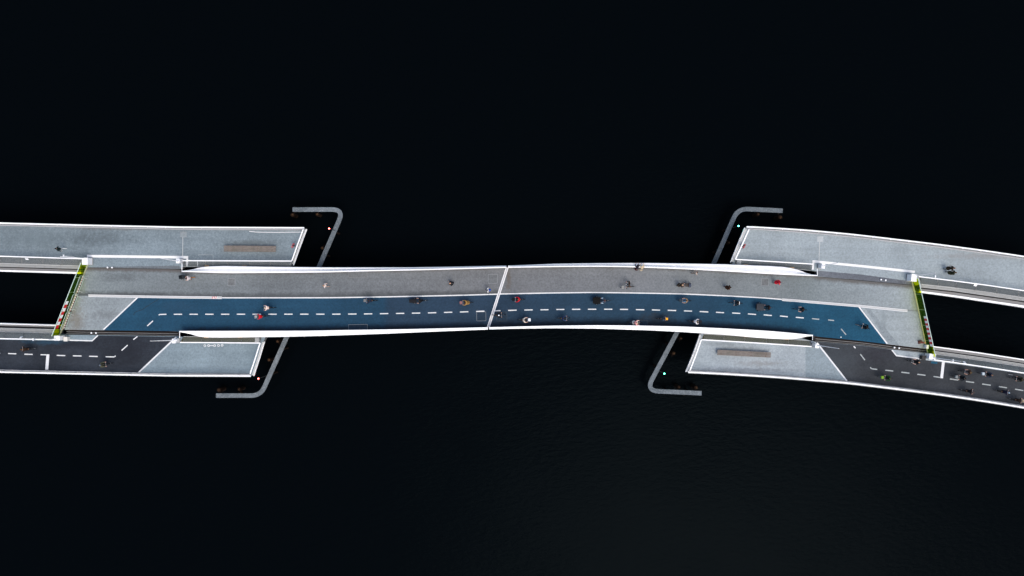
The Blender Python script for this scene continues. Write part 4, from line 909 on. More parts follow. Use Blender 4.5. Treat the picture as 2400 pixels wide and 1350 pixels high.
def build_body(kind):
    j = pose_joints(kind); names = []; co = []; rad = []; edges = []
    def add(n, p, r): names.append(n); co.append(p); rad.append(r if isinstance(r, tuple) else (r, r)); return len(co) - 1
    idx = {}
    for n, r in (('pelvis', (.155, .125)), ('spine', (.145, .115)), ('chest', (.165, .125)), ('neck', (.075, .075))): idx[n] = add(n, j[n], r)
    idx['nt'] = add('nt', j['neck'].lerp(j['head'], .55), .052)
    for s in 'LR':
        idx['sh' + s] = add('sh' + s, j['sh' + s], .078); idx['el' + s] = add('el' + s, j['el' + s], .058); idx['wr' + s] = add('wr' + s, j['wr' + s], .038)
        d = (j['wr' + s] - j['el' + s]).normalized(); idx['pa' + s] = add('pa' + s, j['wr' + s] + d * .085, (.042, .022))
        idx['hi' + s] = add('hi' + s, j['hi' + s], .098); idx['kn' + s] = add('kn' + s, j['kn' + s], .066); idx['an' + s] = add('an' + s, j['an' + s], .045); idx['to' + s] = add('to' + s, j['to' + s], .038)
    E = [('pelvis', 'spine', 1), ('spine', 'chest', 1), ('chest', 'neck', 1), ('neck', 'nt', 0)]
    for s in 'LR':
        E += [('chest', 'sh' + s, 1), ('sh' + s, 'el' + s, 1), ('el' + s, 'wr' + s, 4), ('wr' + s, 'pa' + s, 0), ('pelvis', 'hi' + s, 2), ('hi' + s, 'kn' + s, 2), ('kn' + s, 'an' + s, 2), ('an' + s, 'to' + s, 3)]
    me = bpy.data.meshes.new("body_cage"); me.from_pydata([tuple(c) for c in co], [(idx[a], idx[b]) for a, b, _ in E], []); me.update()
    ob = bpy.data.objects.new("body_cage", me); COL.objects.link(ob)
    sk = ob.modifiers.new("skin", 'SKIN'); sk.use_smooth_shade = True; sb = ob.modifiers.new("sub", 'SUBSURF'); sb.levels = 1
    for i, sv in enumerate(me.skin_vertices[0].data): sv.radius = rad[i]; sv.use_root = (i == 0)
    dg = bpy.context.evaluated_depsgraph_get(); ev = bpy.data.meshes.new_from_object(ob.evaluated_get(dg))
    bpy.data.objects.remove(ob)
    mb = MB(); vs = [v.co.copy() for v in ev.vertices]
    segs = [(co[idx[a]], co[idx[b]], reg, rad[idx[a]][0], rad[idx[b]][0]) for a, b, reg in E]
    mb.v = [tuple(v) for v in vs]
    for p in ev.polygons:
        c = p.center; best = None
        for a, b, reg, ra, rb in segs:
            ab = b - a; t = max(0, min(1, (c - a).dot(ab) / max(1e-9, ab.length_squared))); d = (c - (a + ab * t)).length - (ra * (1 - t) + rb * t)
            if best is None or d < best[0]: best = (d, reg)
        mb.f.append(list(p.vertices)); mb.m.append(best[1])
    bpy.data.meshes.remove(ev); bpy.data.meshes.remove(me)
    # head with nose, ears, eyes; hands with five fingers
    h = j['head'] + V(.02, 0, .03)
    mb.ellipsoid(h, (.098, .078, .118), 14, 10, 0)
    mb.add([h + V(.085, .016, -.02), h + V(.085, -.016, -.02), h + V(.09, 0, .025), h + V(.122, 0, -.018)], [(0, 3, 2), (1, 2, 3), (0, 1, 3)], 0)
    for s in (1, -1):
        mb.ellipsoid(h + V(-.005, s * .078, -.005), (.02, .012, .032), 6, 4, 0); mb.ellipsoid(h + V(.086, s * .03, .018), (.012, .015, .01), 6, 4, 5)
    mb.box(h + V(.088, 0, -.055), (.012, .045, .008), 0, 5)
    for s, sg in (('L', 1), ('R', -1)):
        a = j['wr' + s]; d = (a - j['el' + s]).normalized(); side = V(0, -sg, 0); side = (side - d * side.dot(d)).normalized(); dn = d.cross(side) * sg
        if dn.z > 0: dn = -dn
        base = a + d * .085
        for k, (o_, ln) in enumerate(((.03, .07), (.010, .078), (-.010, .074), (-.03, .058))):
            p0 = base + side * o_; p1 = p0 + d * ln * .55 + dn * .012; p2 = p1 + d * ln * .18 + dn * ln * .42
            mb.tube([p0, p1, p2], [.0095, .009, .007], 5, 0)
        t0 = a + d * .03 + side * .028; t1 = t0 + side * .03 + d * .028 + dn * .01; t2 = t1 + d * .032 + dn * .015
        mb.tube([t0, t1, t2], [.012, .010, .008], 5, 0)
    mats = [SKIN, SHOE, SHOE, SHOE, SHOE, M['black']]
    bme = mesh_of("person_" + kind, mb, mats=mats, smooth=True)
    # hair cap
    hb = MB(); n, rg = 14, 9; rings = []
    for i in range(rg + 1):
        t = math.pi / 2 * (1 - i / rg * 1.28); ring = []
        for k in range(n):
            a = 2 * math.pi * k / n; front = max(0, math.cos(a)); tt = max(t, 0.35 * front if front > .2 else -9)
            ring.append(h + V(math.cos(tt) * math.cos(a) * .108 - .008, math.cos(tt) * math.sin(a) * .090, math.sin(tt) * .130))
        rings.append(ring)
    hb.loft(rings, True, False); hme = mesh_of("hair_" + kind, hb, mats=[SHOE], smooth=True)
    hl = MB(); hl.ellipsoid(h + V(-.01, 0, .03), (.135, .108, .125), 14, 6, lo=-.05, hi=.99); helm = mesh_of("helmet_" + kind, hl, mats=[SHOE], smooth=True)
    # coat skirt hanging from the waist
    cs = MB(); pz = j['pelvis']; rings = []
    for f, r, dz in ((0, .15, .10), (.5, .20, -.12), (1, .25, -.36)):
        rings.append([pz + V(math.cos(t) * r * 1.05 - .02 * f, math.sin(t) * r, dz) for t in [2 * math.pi * k / 14 for k in range(14)]])
    cs.loft(rings, True, False); coat = mesh_of("coat_" + kind, cs, mats=[SHOE], smooth=True)
    return dict(body=bme, hair=hme, helmet=helm, coat=coat, j=j)
BODY = {k: build_body(k) for k in ('ride', 'cargo', 'push', 'lean', 'bikewalk', 'walk', 'walk2')}

def set_mat(o, i, m): o.material_slots[i].link = 'OBJECT'; o.material_slots[i].material = m
def person(kind, px, py, head_deg, label, top, legs, hair=(.03, .02, .012), sleeve=None, skin=None, helmet=None, coat=None, z=1.25, scale=1.0, group=None, world=None, shoes=None):
    """px,py: where the torso shows in the survey photograph"""
    b = BODY[kind]; p = world if world is not None else P(px, py, DZ + z * scale)
    o = bpy.data.objects.new("person", b['body']); COL.objects.link(o); o.location = (p.x, p.y, DZ); o.rotation_euler = (0, 0, R(head_deg)); o.scale = (scale,) * 3
    sk = skin or random.choice((SKIN, SKIN2)); set_mat(o, 0, sk); set_mat(o, 1, cloth(top)); set_mat(o, 2, cloth(legs)); set_mat(o, 3, cloth(shoes) if shoes else SHOE)
    set_mat(o, 4, sk if sleeve == 'skin' else cloth(sleeve or top)); tag(o, label, "person", group); ORG[o.name] = Vector((p.x, p.y, DZ))
    h = bpy.data.objects.new("hair", b['hair']); COL.objects.link(h); h.parent = o; set_mat(h, 0, cloth(hair))
    if helmet: q = bpy.data.objects.new("helmet", b['helmet']); COL.objects.link(q); q.parent = o; set_mat(q, 0, cloth(helmet, .4))
    if coat: q = bpy.data.objects.new("coat_skirt", b['coat']); COL.objects.link(q); q.parent = o; set_mat(q, 0, cloth(coat))
    return o

# ------------------------------------------------------------------ bicycles
def ring_tube(c, r, tr, seg=26, ts=6):
    m = MB(); rings = []
    for k in range(seg + 1):
        a = 2 * math.pi * k / seg; cc = V(c[0] + math.cos(a) * r, c[1], c[2] + math.sin(a) * r); rd = V(math.cos(a), 0, math.sin(a))
        rings.append([cc + rd * math.cos(t) * tr + V(0, 1, 0) * math.sin(t) * tr for t in [2 * math.pi * i / ts for i in range(ts)]])
    m.loft(rings, True, False); return m
def wheel_meshes(r, tw):
    ty = mesh_of("tyre", ring_tube((0, 0, 0), r - tw, tw, 24, 6), mats=[M['rubber']], smooth=True); ri = mesh_of("rim", ring_tube((0, 0, 0), r - tw * 2.1, tw * .55, 24, 4), mats=[M['chrome']], smooth=True)
    sp = MB(); sp.tube([(0, -.05, 0), (0, .05, 0)], .022, 8)
    for k in range(16):
        a = 2 * math.pi * k / 16; s = .03 if k % 2 else -.03; sp.tube([(0, s, 0), (math.cos(a) * (r - tw * 2.2), 0, math.sin(a) * (r - tw * 2.2))], .002, 3, caps=False)
    return dict(hub=mesh_of("wheel", sp, mats=[M['chrome']]), tyre=ty, rim=ri)
WH = wheel_meshes(.345, .022); WS = wheel_meshes(.25, .025)
def tubes(*segs):
    m = MB()
    for a, b, r in segs: m.tube([a, b], r, 7)
    return m
BBP, ST, HT, HB, RA, FA = V(-.06, 0, .29), V(-.20, 0, .86), V(.36, 0, .88), V(.40, 0, .66), V(-.52, 0, .345), V(.56, 0, .345)
_frame = tubes((BBP, ST, .016), (ST.lerp(BBP, .15), HT, .015), (BBP, HB, .019), (HT, HB, .02), (BBP + V(0, .04, 0), RA + V(0, .06, 0), .010), (BBP + V(0, -.04, 0), RA + V(0, -.06, 0), .010), (ST + V(0, .02, 0), RA + V(0, .06, 0), .008), (ST + V(0, -.02, 0), RA + V(0, -.06, 0), .008), (ST, V(-.215, 0, .93), .013))
ME = dict(frame=mesh_of("frame", _frame, mats=[M['black']], smooth=True),
    fork=mesh_of("fork", tubes((HB, V(.42, 0, .60), .018), (V(.43, .05, .58), FA + V(0, .055, 0), .011), (V(.43, -.05, .58), FA + V(0, -.055, 0), .011), (V(.43, .05, .58), V(.43, -.05, .58), .014)), mats=[M['black']], smooth=True))
_hb = MB(); _hb.tube([HT, V(.345, 0, 1.0)], .014, 7); _hb.tube([V(.28, -.30, 1.04), V(.36, -.24, 1.05), V(.38, 0, 1.02), V(.36, .24, 1.05), V(.28, .30, 1.04)], .013, 7)
ME['handlebar'] = mesh_of("handlebar", _hb, mats=[M['chrome']], smooth=True)
_sd = MB(); _sd.loft([[V(x, math.cos(t) * w, .955 + math.sin(t) * .03) for t in [2 * math.pi * k / 8 for k in range(8)]] for x, w in ((-.33, .05), (-.29, .095), (-.20, .075), (-.10, .03), (-.06, .018))]); ME['saddle'] = mesh_of("saddle", _sd, mats=[M['leather']], smooth=True)
_ck = tubes((BBP + V(0, -.09, 0), BBP + V(0, .09, 0), .018), (BBP + V(0, .09, 0), V(.08, .10, .37), .011), (BBP + V(0, -.09, 0), V(-.20, -.10, .21), .011)); _ck.box((.08, .15, .37), (.09, .10, .025)); _ck.box((-.20, -.15, .21), (.09, .10, .025)); _ck.tube([BBP + V(0, -.06, 0), BBP + V(0, -.064, 0)], .095, 16); ME['crank'] = mesh_of("crank", _ck, mats=[M['black']])
def guard(c, a0, a1):
    m = MB(); rings = []
    for k in range(11):
        a = R(a0 + (a1 - a0) * k / 10); rd = V(math.cos(a), 0, math.sin(a)); q = V(*c) + rd * .365
        rings.append([q + V(0, -.028, 0), q + rd * .01, q + V(0, .028, 0)])
    m.loft(rings, False, False); return m
ME['mudguard_r'] = mesh_of("mudguard", guard(RA, 20, 190), mats=[M['black']]); ME['mudguard_f'] = mesh_of("mudguard", guard(FA, 20, 150), mats=[M['black']])
ME['rack'] = mesh_of("rear_rack", tubes((V(-.24, .06, .76), V(-.72, .06, .74), .008), (V(-.24, -.06, .76), V(-.72, -.06, .74), .008), (V(-.72, .06, .74), V(-.72, -.06, .74), .008), (V(-.5, .06, .75), V(-.5, -.06, .75), .006), (V(-.62, .07, .74), RA + V(0, .07, 0), .006), (V(-.62, -.07, .74), RA + V(0, -.07, 0), .006)), mats=[M['black']])
_bk = MB()
for z, w in ((.78, .13), (.86, .145), (.94, .16), (1.0, .175)): _bk.tube([V(.48, -w, z), V(.74, -w, z), V(.78, 0, z), V(.74, w, z), V(.48, w, z), V(.48, -w, z)], .008, 5)
for k in range(9):
    a = -1 + k / 4; _bk.tube([V(.76 - .02 * abs(a), .13 * a, .78), V(.77 - .02 * abs(a), .175 * a, 1.0)], .005, 4)
_bk.box((.62, 0, .78), (.27, .25, .015)); ME['basket'] = mesh_of("basket", _bk, mats=[M['black']])
_bx = MB(); _bx.box((.62, 0, .89), (.30, .34, .20)); ME['crate'] = mesh_of("front_crate", _bx, mats=[M['black']])
def add_wheel(o, wm, c):
    h = bpy.data.objects.new("wheel", wm['hub']); COL.objects.link(h); h.parent = o; h.location = c; h.rotation_euler = (0, random.uniform(0, 6), 0)
    for n in ('tyre', 'rim'): q = bpy.data.objects.new(n, wm[n]); COL.objects.link(q); q.parent = h
def add_part(o, name, me, col=None):
    q = bpy.data.objects.new(name, me); COL.objects.link(q); q.parent = o
    if col is not None: set_mat(q, 0, cloth(col))
    return q
def bicycle(loc, head_deg, label, col=None, basket=None, crate=None, scale=1.0):
    o = thing("bicycle", (loc.x, loc.y, DZ), label, "bicycle", "bicycles crossing the bridge"); o.rotation_euler = (0, 0, R(head_deg)); o.scale = (scale,) * 3
    for n in ('frame', 'fork'): add_part(o, n, ME[n], col)
    for n in ('handlebar', 'saddle', 'crank'): add_part(o, n, ME[n])
    add_part(o, "mudguard", ME['mudguard_r']); add_part(o, "mudguard", ME['mudguard_f']); add_part(o, "rear_rack", ME['rack'])
    add_wheel(o, WH, RA); add_wheel(o, WH, FA)
    if basket is not None: add_part(o, "basket", ME['basket'], basket)
    if crate is not None: add_part(o, "front_crate", ME['crate'], crate)
    return o
# cargo trike: box between two front wheels, rider behind
def cargo_meshes(bw):
    b = MB(); x0, x1 = .12, .98; zb, zt = .32, .86
    lo = [V(x0 + .08, -bw * .40, zb), V(x1 - .10, -bw * .36, zb), V(x1 - .10, bw * .36, zb), V(x0 + .08, bw * .40, zb)]; hi = [V(x0, -bw / 2, zt), V(x1, -bw * .44, zt), V(x1, bw * .44, zt), V(x0, bw / 2, zt)]
    ins = [p.lerp(sum(hi, V(0, 0, 0)) / 4, .07) for p in hi]; fl = [p + V(0, 0, .06) for p in lo]
    b.add(lo + hi + ins + fl, [(3, 2, 1, 0), (0, 1, 5, 4), (1, 2, 6, 5), (2, 3, 7, 6), (3, 0, 4, 7), (4, 5, 9, 8), (5, 6, 10, 9), (6, 7, 11, 10), (7, 4, 8, 11), (8, 9, 13, 12), (9, 10, 14, 13), (10, 11, 15, 14), (11, 8, 12, 15), (12, 13, 14, 15)])
    box = mesh_of("cargo_box", b, mats=[M['black']])
    f = tubes((V(-.42, 0, .29), V(-.56, 0, .90), .018), (V(-.42, 0, .29), V(.12, 0, .38), .022), (V(-.52, 0, .72), V(.02, 0, .62), .018), (V(-.42, .04, .29), V(-.92, .06, .345), .011), (V(-.42, -.04, .29), V(-.92, -.06, .345), .011), (V(-.55, .02, .86), V(-.92, .06, .345), .009), (V(-.55, -.02, .86), V(-.92, -.06, .345), .009), (V(.45, -bw / 2 - .03, .25), V(.45, bw / 2 + .03, .25), .016), (V(.02, 0, .62), V(.12, 0, .38), .018))
    h = MB(); h.tube([V(-.06, -.32, 1.0), V(-.01, -.28, 1.03), V(.05, 0, .94), V(-.01, .28, 1.03), V(-.06, .32, 1.0)], .015, 7); h.tube([V(.05, 0, .94), V(.06, 0, .62)], .015, 7)
    sd = MB(); sd.loft([[V(x - .36, math.cos(t) * w, .945 + math.sin(t) * .03) for t in [2 * math.pi * k / 8 for k in range(8)]] for x, w in ((-.33, .05), (-.29, .095), (-.20, .075), (-.10, .03), (-.06, .018))])
    ck = tubes((V(-.42, -.09, .29), V(-.42, .09, .29), .018), (V(-.42, .09, .29), V(-.26, .10, .37), .011), (V(-.42, -.09, .29), V(-.54, -.10, .21), .011)); ck.box((-.26, .15, .37), (.09, .10, .025)); ck.box((-.54, -.15, .21), (.09, .10, .025))
    cv = MB(); cv.loft([[V(x, y * bw * .5 * s, .87 + q * (1 - .0)) for y, q in ((-1, 0), (-.5, .07), (0, .09), (.5, .07), (1, 0))] for x, s in ((.10, 1.0), (.55, .97), (1.0, .88))], False, False)
    return dict(box=box, frame=mesh_of("frame", f, mats=[M['black']], smooth=True), handlebar=mesh_of("handlebar", h, mats=[M['black']], smooth=True), saddle=mesh_of("saddle", sd, mats=[M['black']], smooth=True), crank=mesh_of("crank", ck, mats=[M['black']]), cover=mesh_of("box_cover", cv, mats=[M['black']], smooth=True))
CARGO = {}
def cargo_bike(loc, head_deg, label, bw, box_col, cover=None):
    if bw not in CARGO: CARGO[bw] = cargo_meshes(bw)
    c = CARGO[bw]; o = thing("cargo_bicycle", (loc.x, loc.y, DZ), label, "cargo bike", "cargo bicycles in the upper lane"); o.rotation_euler = (0, 0, R(head_deg))
    bx = add_part(o, "cargo_box", c['box'], box_col)
    for n in ('frame', 'handlebar', 'saddle', 'crank'): add_part(o, n, c[n])
    if cover is not None: add_part(bx, "box_cover", c['cover'], cover)
    add_wheel(o, WH, V(-.92, 0, .345)); add_wheel(o, WS, V(.45, bw / 2 + .06, .25)); add_wheel(o, WS, V(.45, -bw / 2 - .06, .25)); return o

def heading(px, lane):            # direction of travel along the lane, degrees
    f = LANE[lane]; d = P(px + 15, f(px + 15)) - P(px - 15, f(px - 15)); return math.degrees(math.atan2(d.y, d.x))
LANE = {'c': line_fn([(0, 736), (400, 736.6), (780, 736.3), (928, 734.7), (1078, 731.3), (1200, 727.3), (1400, 724.7), (1500, 726), (1600, 728.5), (1700, 733), (1800, 738.7), (1900, 746.5), (2050, 762)]), 'l': line_fn([(-50, 826), (270, 836.5)]), 'r': line_fn([(2040, 864), (2131, 874.5), (2246, 890.8), (2360, 909), (2450, 924)])}
BLK = (.012, .012, .014); NAVY = (.015, .022, .05); JEAN = (.035, .06, .11); DK = (.02, .02, .022); RED = (.55, .012, .02); CREAM = (.70, .60, .50); WHT = (.75, .74, .72)
def rider(px, py, lane, left, who, top, legs=BLK, bcol=None, basket=None, crate=None, turn=0, bike=None, **kw):
    a = heading(px, lane) + (180 if left else 0) + turn; loc = P(px, py, DZ + 1.2)
    person('ride', px, py, a, who, top, legs, world=loc, group="people riding across the bridge", **kw)
    bicycle(loc, a, bike, bcol, basket, crate, kw.get('scale', 1.0))
rider(625, 721.5, 'c', True, "rider in pale pink top, leftmost on the blue lane", (.82, .62, .54), DK, basket=None, crate=None, bike="bicycle under the pale pink rider near the left end of the lane", sleeve='skin', skin=SKIN2, hair=(.55, .45, .32), shoes=WHT)
rider(609, 742, 'c', True, "rider in bright red jacket on the dashes, left part of the lane", RED, DK, bike="bicycle under the red rider straddling the left dashes", turn=4, basket=(.35, .36, .36))
rider(866, 704.5, 'c', True, "rider in dark blue clothes near the left lane's upper line", (.018, .024, .045), BLK, crate=(.16, .16, .16), bike="bicycle with grey front crate by the left lane's upper line", shoes=WHT)
rider(1092, 709.5, 'c', True, "rider in tan coat left of the centre joint", (.34, .19, .055), (.10, .05, .05), coat=(.34, .19, .055), bike="bicycle under the tan-coated rider left of the joint", hair=(.05, .03, .02), basket=(.30, .14, .14))
rider(1215, 702, 'c', True, "rider in red jacket just right of the centre joint", (.50, .01, .02), BLK, bike="bicycle under the red rider just right of the joint", hair=(.10, .07, .03), basket=BLK)
rider(1608, 704.5, 'c', True, "rider with bare tan arms holding a front crate, upper lane", (.30, .20, .12), (.10, .22, .36), sleeve='skin', crate=(.03, .04, .05), bike="bicycle with dark front crate under the bare-armed rider", hair=(.08, .04, .02), skin=SKIN2)
rider(1729, 710.5, 'c', True, "rider in black with white straps, ahead of the covered cargo bike", BLK, BLK, bike="bicycle under the rider with white straps", hair=BLK, sleeve=BLK, coat=None)
rider(1881, 725.5, 'c', True, "rider in black behind the covered cargo bike", BLK, BLK, bike="bicycle under the black-clad rider behind the covered cargo bike", sleeve='skin')
rider(2030, 766.5, 'c', True, "rider in black near the white diagonal of the right span", BLK, BLK, bike="bicycle by the white diagonal of the right span", turn=-14, crate=None)
rider(1168, 738.5, 'c', False, "white-haired rider in black just right of the joint, lower lane", BLK, BLK, bike="bicycle under the white-haired rider at the joint", hair=(.78, .80, .84), scale=1.0)
rider(1229, 750, 'c', False, "rider in cream shirt with white front basket, lower lane", CREAM, DK, bike="bicycle with white front basket in the lower lane", crate=(.75, .78, .80), hair=(.06, .03, .015), sleeve='skin', skin=SKIN2)
rider(1321, 746, 'c', False, "rider in dark blue, lower lane right of the cream shirt", (.025, .04, .09), NAVY, bike="bicycle under the dark blue rider in the lower lane", sleeve=(.06, .09, .16))
rider(1491, 756.5, 'c', False, "rider in pink top and white skirt hugging the lower parapet", (.80, .36, .33), WHT, bike="bicycle of the pink rider by the lower parapet", coat=(.78, .74, .68), hair=(.60, .45, .28), sleeve=(.78, .60, .52))
rider(1555, 747.5, 'c', False, "small rider with orange bag in front, lower lane", (.03, .05, .08), BLK, bike="small bicycle with orange front bag", scale=.82, crate=(.80, .36, .03))
rider(1631, 753.5, 'c', False, "rider in off-white shirt, rightmost in the lower lane", (.68, .66, .66), NAVY, bike="bicycle under the off-white shirt, rightmost in the lower lane", hair=(.22, .16, .09), crate=(.015, .015, .02))
rider(58, 818.5, 'l', True, "rider in dark brown heading out at the left edge", (.03, .018, .012), BLK, bike="bicycle at the far left on the dark track", hair=(.10, .05, .02), shoes=WHT)
rider(239, 855, 'l', False, "rider in olive parka below the left dashes", (.085, .088, .055), BLK, bike="bicycle under the olive parka rider", turn=10, hair=(.03, .03, .03), coat=(.085, .088, .055), helmet=(.10, .12, .15))
rider(2083, 886.5, 'r', False, "rider in green with lime bag on the right dark track", (.02, .07, .02), BLK, bike="bicycle with lime front bag on the right dark track", crate=(.16, .30, .03), turn=180, hair=(.10, .07, .05))
rider(2150, 848.5, 'r', True, "rider in black by the cabinet on the right dark track", BLK, BLK, bike="bicycle passing the cabinet on the right dark track", hair=(.40, .22, .12), sleeve='skin', shoes=WHT)
rider(2271, 872.5, 'r', True, "brown-clad rider right of the stop line", (.05, .03, .02), (.10, .10, .11), bike="bicycle right of the stop line, upper side", hair=(.12, .08, .03), sleeve='skin')
rider(2257, 886, 'r', True, "rider in black over the right dashes beside the stop line", (.012, .016, .02), BLK, bike="bicycle over the right dashes beside the stop line", crate=(.20, .22, .22), shoes=WHT)
rider(2320, 878.5, 'r', True, "rider in dark blue with pale front crate near the right edge", (.02, .028, .05), BLK, bike="bicycle with pale blue-grey front crate near the right edge", crate=(.42, .48, .52), hair=(.22, .12, .07))
rider(2274, 917.5, 'r', False, "rider in black nearest the lower right parapet", BLK, BLK, bike="bicycle nearest the lower right parapet", hair=(.09, .06, .05), sleeve='skin')
rider(2357, 919, 'r', False, "rider in black with light blue hood near the right edge", (.014, .015, .03), BLK, bike="bicycle under the rider with the light blue hood", hair=(.30, .40, .48))
rider(2392, 889, 'r', True, "dark olive rider cut by the right edge of the picture", (.028, .028, .015), BLK, bike="bicycle at the right edge, upper lane", crate=None, hair=(.05, .04, .02))
rider(2389, 938.5, 'r', False, "brown rider in the lower right corner of the track", (.035, .022, .016), BLK, bike="bicycle in the lower right corner of the track", hair=(.25, .17, .11), crate=(.30, .27, .2), sleeve='skin')
# white braces on the strapped rider
a_ = R(heading(1729, 'c') + 180); q = P(1729, 710.5, DZ + 1.2)
m = MB()
for s in (-1, 1): m.bar((-.10 + .10, s * .23, 1.40), (.06, s * .28, 1.24), .07, .05)
m.bar((-.13, -.18, 1.44), (-.13, .18, 1.44), .05, .05)
bp_ = bpy.data.objects.new("strap_harness", mesh_of("strap_harness", m, mats=[M['white_clean']])); COL.objects.link(bp_); bp_.location = (q.x, q.y, DZ); bp_.rotation_euler = (0, 0, a_)
tag(bp_, "white straps over the black rider's shoulders in the upper lane", "harness")

def cargo_rider(px, py, who, bike, bw, box, cover, top, legs, **kw):
    a = heading(px, 'c') + 180; loc = P(px, py, DZ + 1.0)
    person('cargo', px, py, a, who, top, legs, world=loc, group="people riding across the bridge", **kw); cargo_bike(loc, a, bike, bw, box, cover)
cargo_rider(978, 705, "rider in black on the long narrow cargo bike", "long narrow black cargo bike on the left lane", .50, BLK, (.014, .014, .016), BLK, BLK, sleeve='skin')
cargo_rider(1409, 704.5, "rider with pale blue sleeves on the black box trike", "black box cargo trike ridden by the rider with pale blue sleeves", .84, (.01, .009, .009), (.008, .008, .008), (.06, .07, .09), (.10, .12, .16), sleeve=(.55, .72, .85), hair=(.10, .03, .02))
cargo_rider(1793, 720.5, "rider in black on the cargo trike with grey cover", "black cargo trike with a grey cover on its box", .86, (.012, .010, .012), (.040, .044, .05), BLK, BLK, sleeve=BLK, hair=(.06, .03, .02))

# ------------------------------------------------------------------ prams
def pram(px, py, head, label, body_col, hood_col, apron_col):
    loc = P(px, py, DZ + .75); o = thing("pram", (loc.x, loc.y, DZ), label, "pram", "prams on the footway"); o.rotation_euler = (0, 0, R(head))
    m = MB(); m.loft([[V(x, math.cos(t) * w, z + math.sin(t) * .02) for t in [2 * math.pi * k / 14 for k in range(14)]] for x, w, z in ((0, 0, 0),)] * 0 or [[V(math.cos(t) * .38 * s, math.sin(t) * .22 * s, z) for t in [2 * math.pi * k / 16 for k in range(16)]] for s, z in ((.75, .52), (.95, .62), (1.0, .82))])
    def addm(n, mb_, c, sm=True): q = bpy.data.objects.new(n, mesh_of(n, mb_, mats=[cloth(c)], smooth=sm)); COL.objects.link(q); q.parent = o; return q
    addm("bassinet", m, body_col)
    h = MB(); h.loft([[V(.05 + .33 * math.cos(a) * (1 if True else 0), math.cos(t) * .235, .80 + math.sin(t) * .27 * (0.55 + .45 * math.sin(a))) for t in [math.pi * k / 10 for k in range(11)]] for a in (0, .35, .7, 1.1, 1.5)], False, False); addm("hood", h, hood_col)
    a = MB(); a.loft([[V(x, y * w, .83 + .05 * (1 - y * y)) for y in (-1, -.5, 0, .5, 1)] for x, w in ((-.37, .10), (-.25, .18), (-.05, .22), (.08, .225))], False, False); addm("apron", a, apron_col)
    f = tubes((V(-.36, .2, .18), V(.3, .2, .55), .014), (V(-.36, -.2, .18), V(.3, -.2, .55), .014), (V(.34, .2, .18), V(-.3, .2, .6), .014), (V(.34, -.2, .18), V(-.3, -.2, .6), .014), (V(-.3, .2, .6), V(-.62, .2, 1.05), .014), (V(-.3, -.2, .6), V(-.62, -.2, 1.05), .014), (V(-.62, .2, 1.05), V(-.62, -.2, 1.05), .016), (V(-.36, .24, .18), V(-.36, -.24, .18), .012), (V(.34, .24, .18), V(.34, -.24, .18), .012))
    addm("frame", f, (.03, .03, .03))
    for x in (-.36, .34):
        for y in (-.26, .26):
            w = bpy.data.objects.new("wheel", WS['tyre']); COL.objects.link(w); w.parent = o; w.location = (x, y, .175); w.scale = (.7,) * 3
            w2 = bpy.data.objects.new("hub", WS['hub']); COL.objects.link(w2); w2.parent = w
    return loc
pram(428, 649, 180 + 6, "black pram with pale rimmed hood on the left footway", (.012, .016, .02), (.010, .013, .016), (.02, .025, .03))
person('push', 442.5, 652, 186, "person in white shirt pushing the pram on the left footway", (.68, .60, .58), (.30, .12, .03), hair=(.06, .012, .015), sleeve='skin', group="people on foot on the bridge")
pram(1612, 668, -2, "dark pram with blue-grey hood on the right footway", (.03, .026, .024), (.05, .06, .085), (.06, .05, .045))
person('push', 1595.5, 668, -2, "person with light hair pushing the pram on the right footway", (.045, .028, .018), (.02, .018, .014), hair=(.62, .36, .20), coat=(.045, .028, .018), group="people on foot on the bridge")

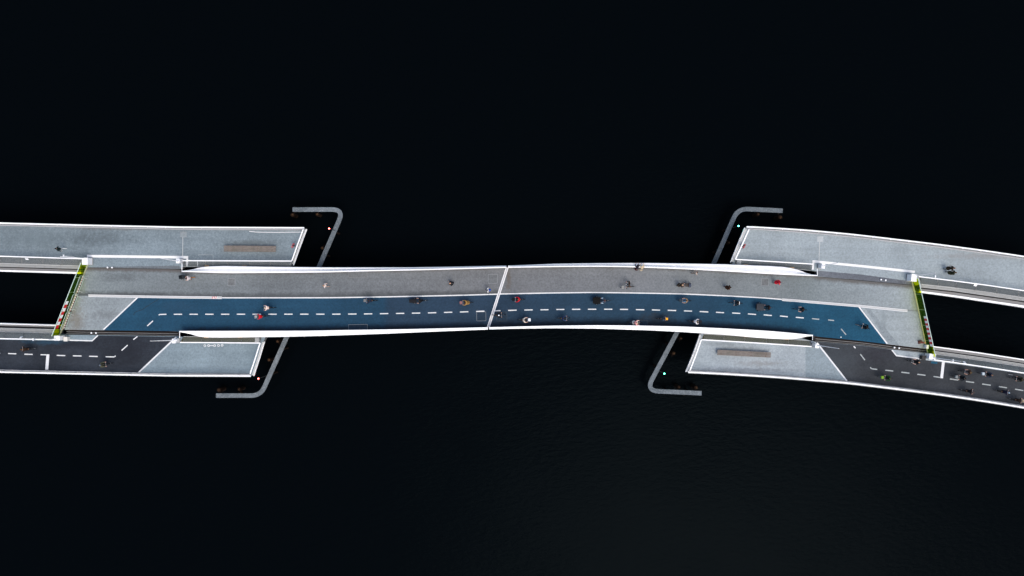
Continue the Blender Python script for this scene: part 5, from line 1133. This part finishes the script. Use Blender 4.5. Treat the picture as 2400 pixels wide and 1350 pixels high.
# ------------------------------------------------------------------ people on foot
G = dict(group="people on foot on the bridge")
person('walk', 137, 583, 180, "person in black jacket and pale trousers on the upper left arm", (.012, .02, .02), (.62, .63, .62), hair=(.02, .015, .012), sleeve=None, **G)
person('walk2', 762, 669.5, 178, "person in white top on the left footway", (.70, .58, .52), (.35, .25, .2), hair=(.42, .22, .12), sleeve='skin', skin=SKIN2, **G)
person('walk', 1057, 664, 182, "person in black left of the centre joint on the footway", BLK, BLK, hair=(.50, .27, .17), coat=BLK, **G)
wk = person('walk2', 1144, 680, 186, "person in white shirt walking left with a blue backpack", WHT, (.55, .5, .45), hair=(.02, .013, .01), sleeve='skin', **G)
bk = MB(); bk.loft([[V(-.13 - d, math.cos(t) * w, 1.24 + math.sin(t) * h) for t in [2 * math.pi * k / 12 for k in range(12)]] for d, w, h in ((0, .15, .22), (.06, .17, .25), (.14, .15, .23), (.19, .10, .16))])
for s in (-1, 1): bk.tube([V(-.12, s * .11, 1.40), V(-.02, s * .12, 1.475), V(.10, s * .12, 1.42), V(.13, s * .12, 1.26)], .016, 5)
b_ = bpy.data.objects.new("backpack", mesh_of("backpack", bk, mats=[cloth((.015, .06, .34))], smooth=True)); COL.objects.link(b_); b_.location = wk.location; b_.rotation_euler = wk.rotation_euler; tag(b_, "blue backpack worn by the person left of the joint", "backpack")
person('lean', 1494, 627.5, 95, "person in black leaning on the upper parapet of the right span", (.012, .010, .018), BLK, hair=(.015, .01, .012), coat=(.06, .012, .015), **G)
person('lean', 1505, 628.5, 88, "person in beige coat leaning on the upper parapet of the right span", (.52, .42, .28), (.4, .33, .24), hair=(.66, .56, .42), coat=(.52, .42, .28), **G)
wb = person('bikewalk', 1476, 664, 186, "person in dark brown walking a bicycle on the right footway", (.05, .032, .02), BLK, hair=(.02, .012, .01), sleeve=(.02, .025, .02), shoes=WHT, **G)
bicycle(P(1471, 672.5, DZ + .6), 184, "bicycle pushed along the right footway", (.02, .02, .02), basket=(.30, .30, .28))
person('walk', 1630.5, 638, -4, "person in brown with white scarf below the upper right parapet", (.42, .34, .28), (.10, .05, .04), hair=(.10, .05, .03), **G)
person('walk2', 1708.5, 673.5, -3, "person in dark brown on the right footway", (.05, .022, .012), (.06, .015, .015), hair=(.03, .02, .01), coat=(.05, .022, .012), **G)
person('walk', 1825, 661.5, -4, "person in bright red coat on the right footway", (.62, .012, .03), BLK, hair=(.10, .01, .02), coat=(.62, .012, .03), **G)
person('walk', 2230.5, 628.5, -8, "upper one of two people in dark brown on the upper right arm", (.03, .022, .014), BLK, hair=(.18, .08, .04), coat=(.03, .022, .014), **G)
person('walk2', 2234, 638.8, -8, "lower one of two people, in dark green, on the upper right arm", (.032, .034, .018), BLK, hair=(.10, .06, .03), coat=(.032, .034, .018), **G)
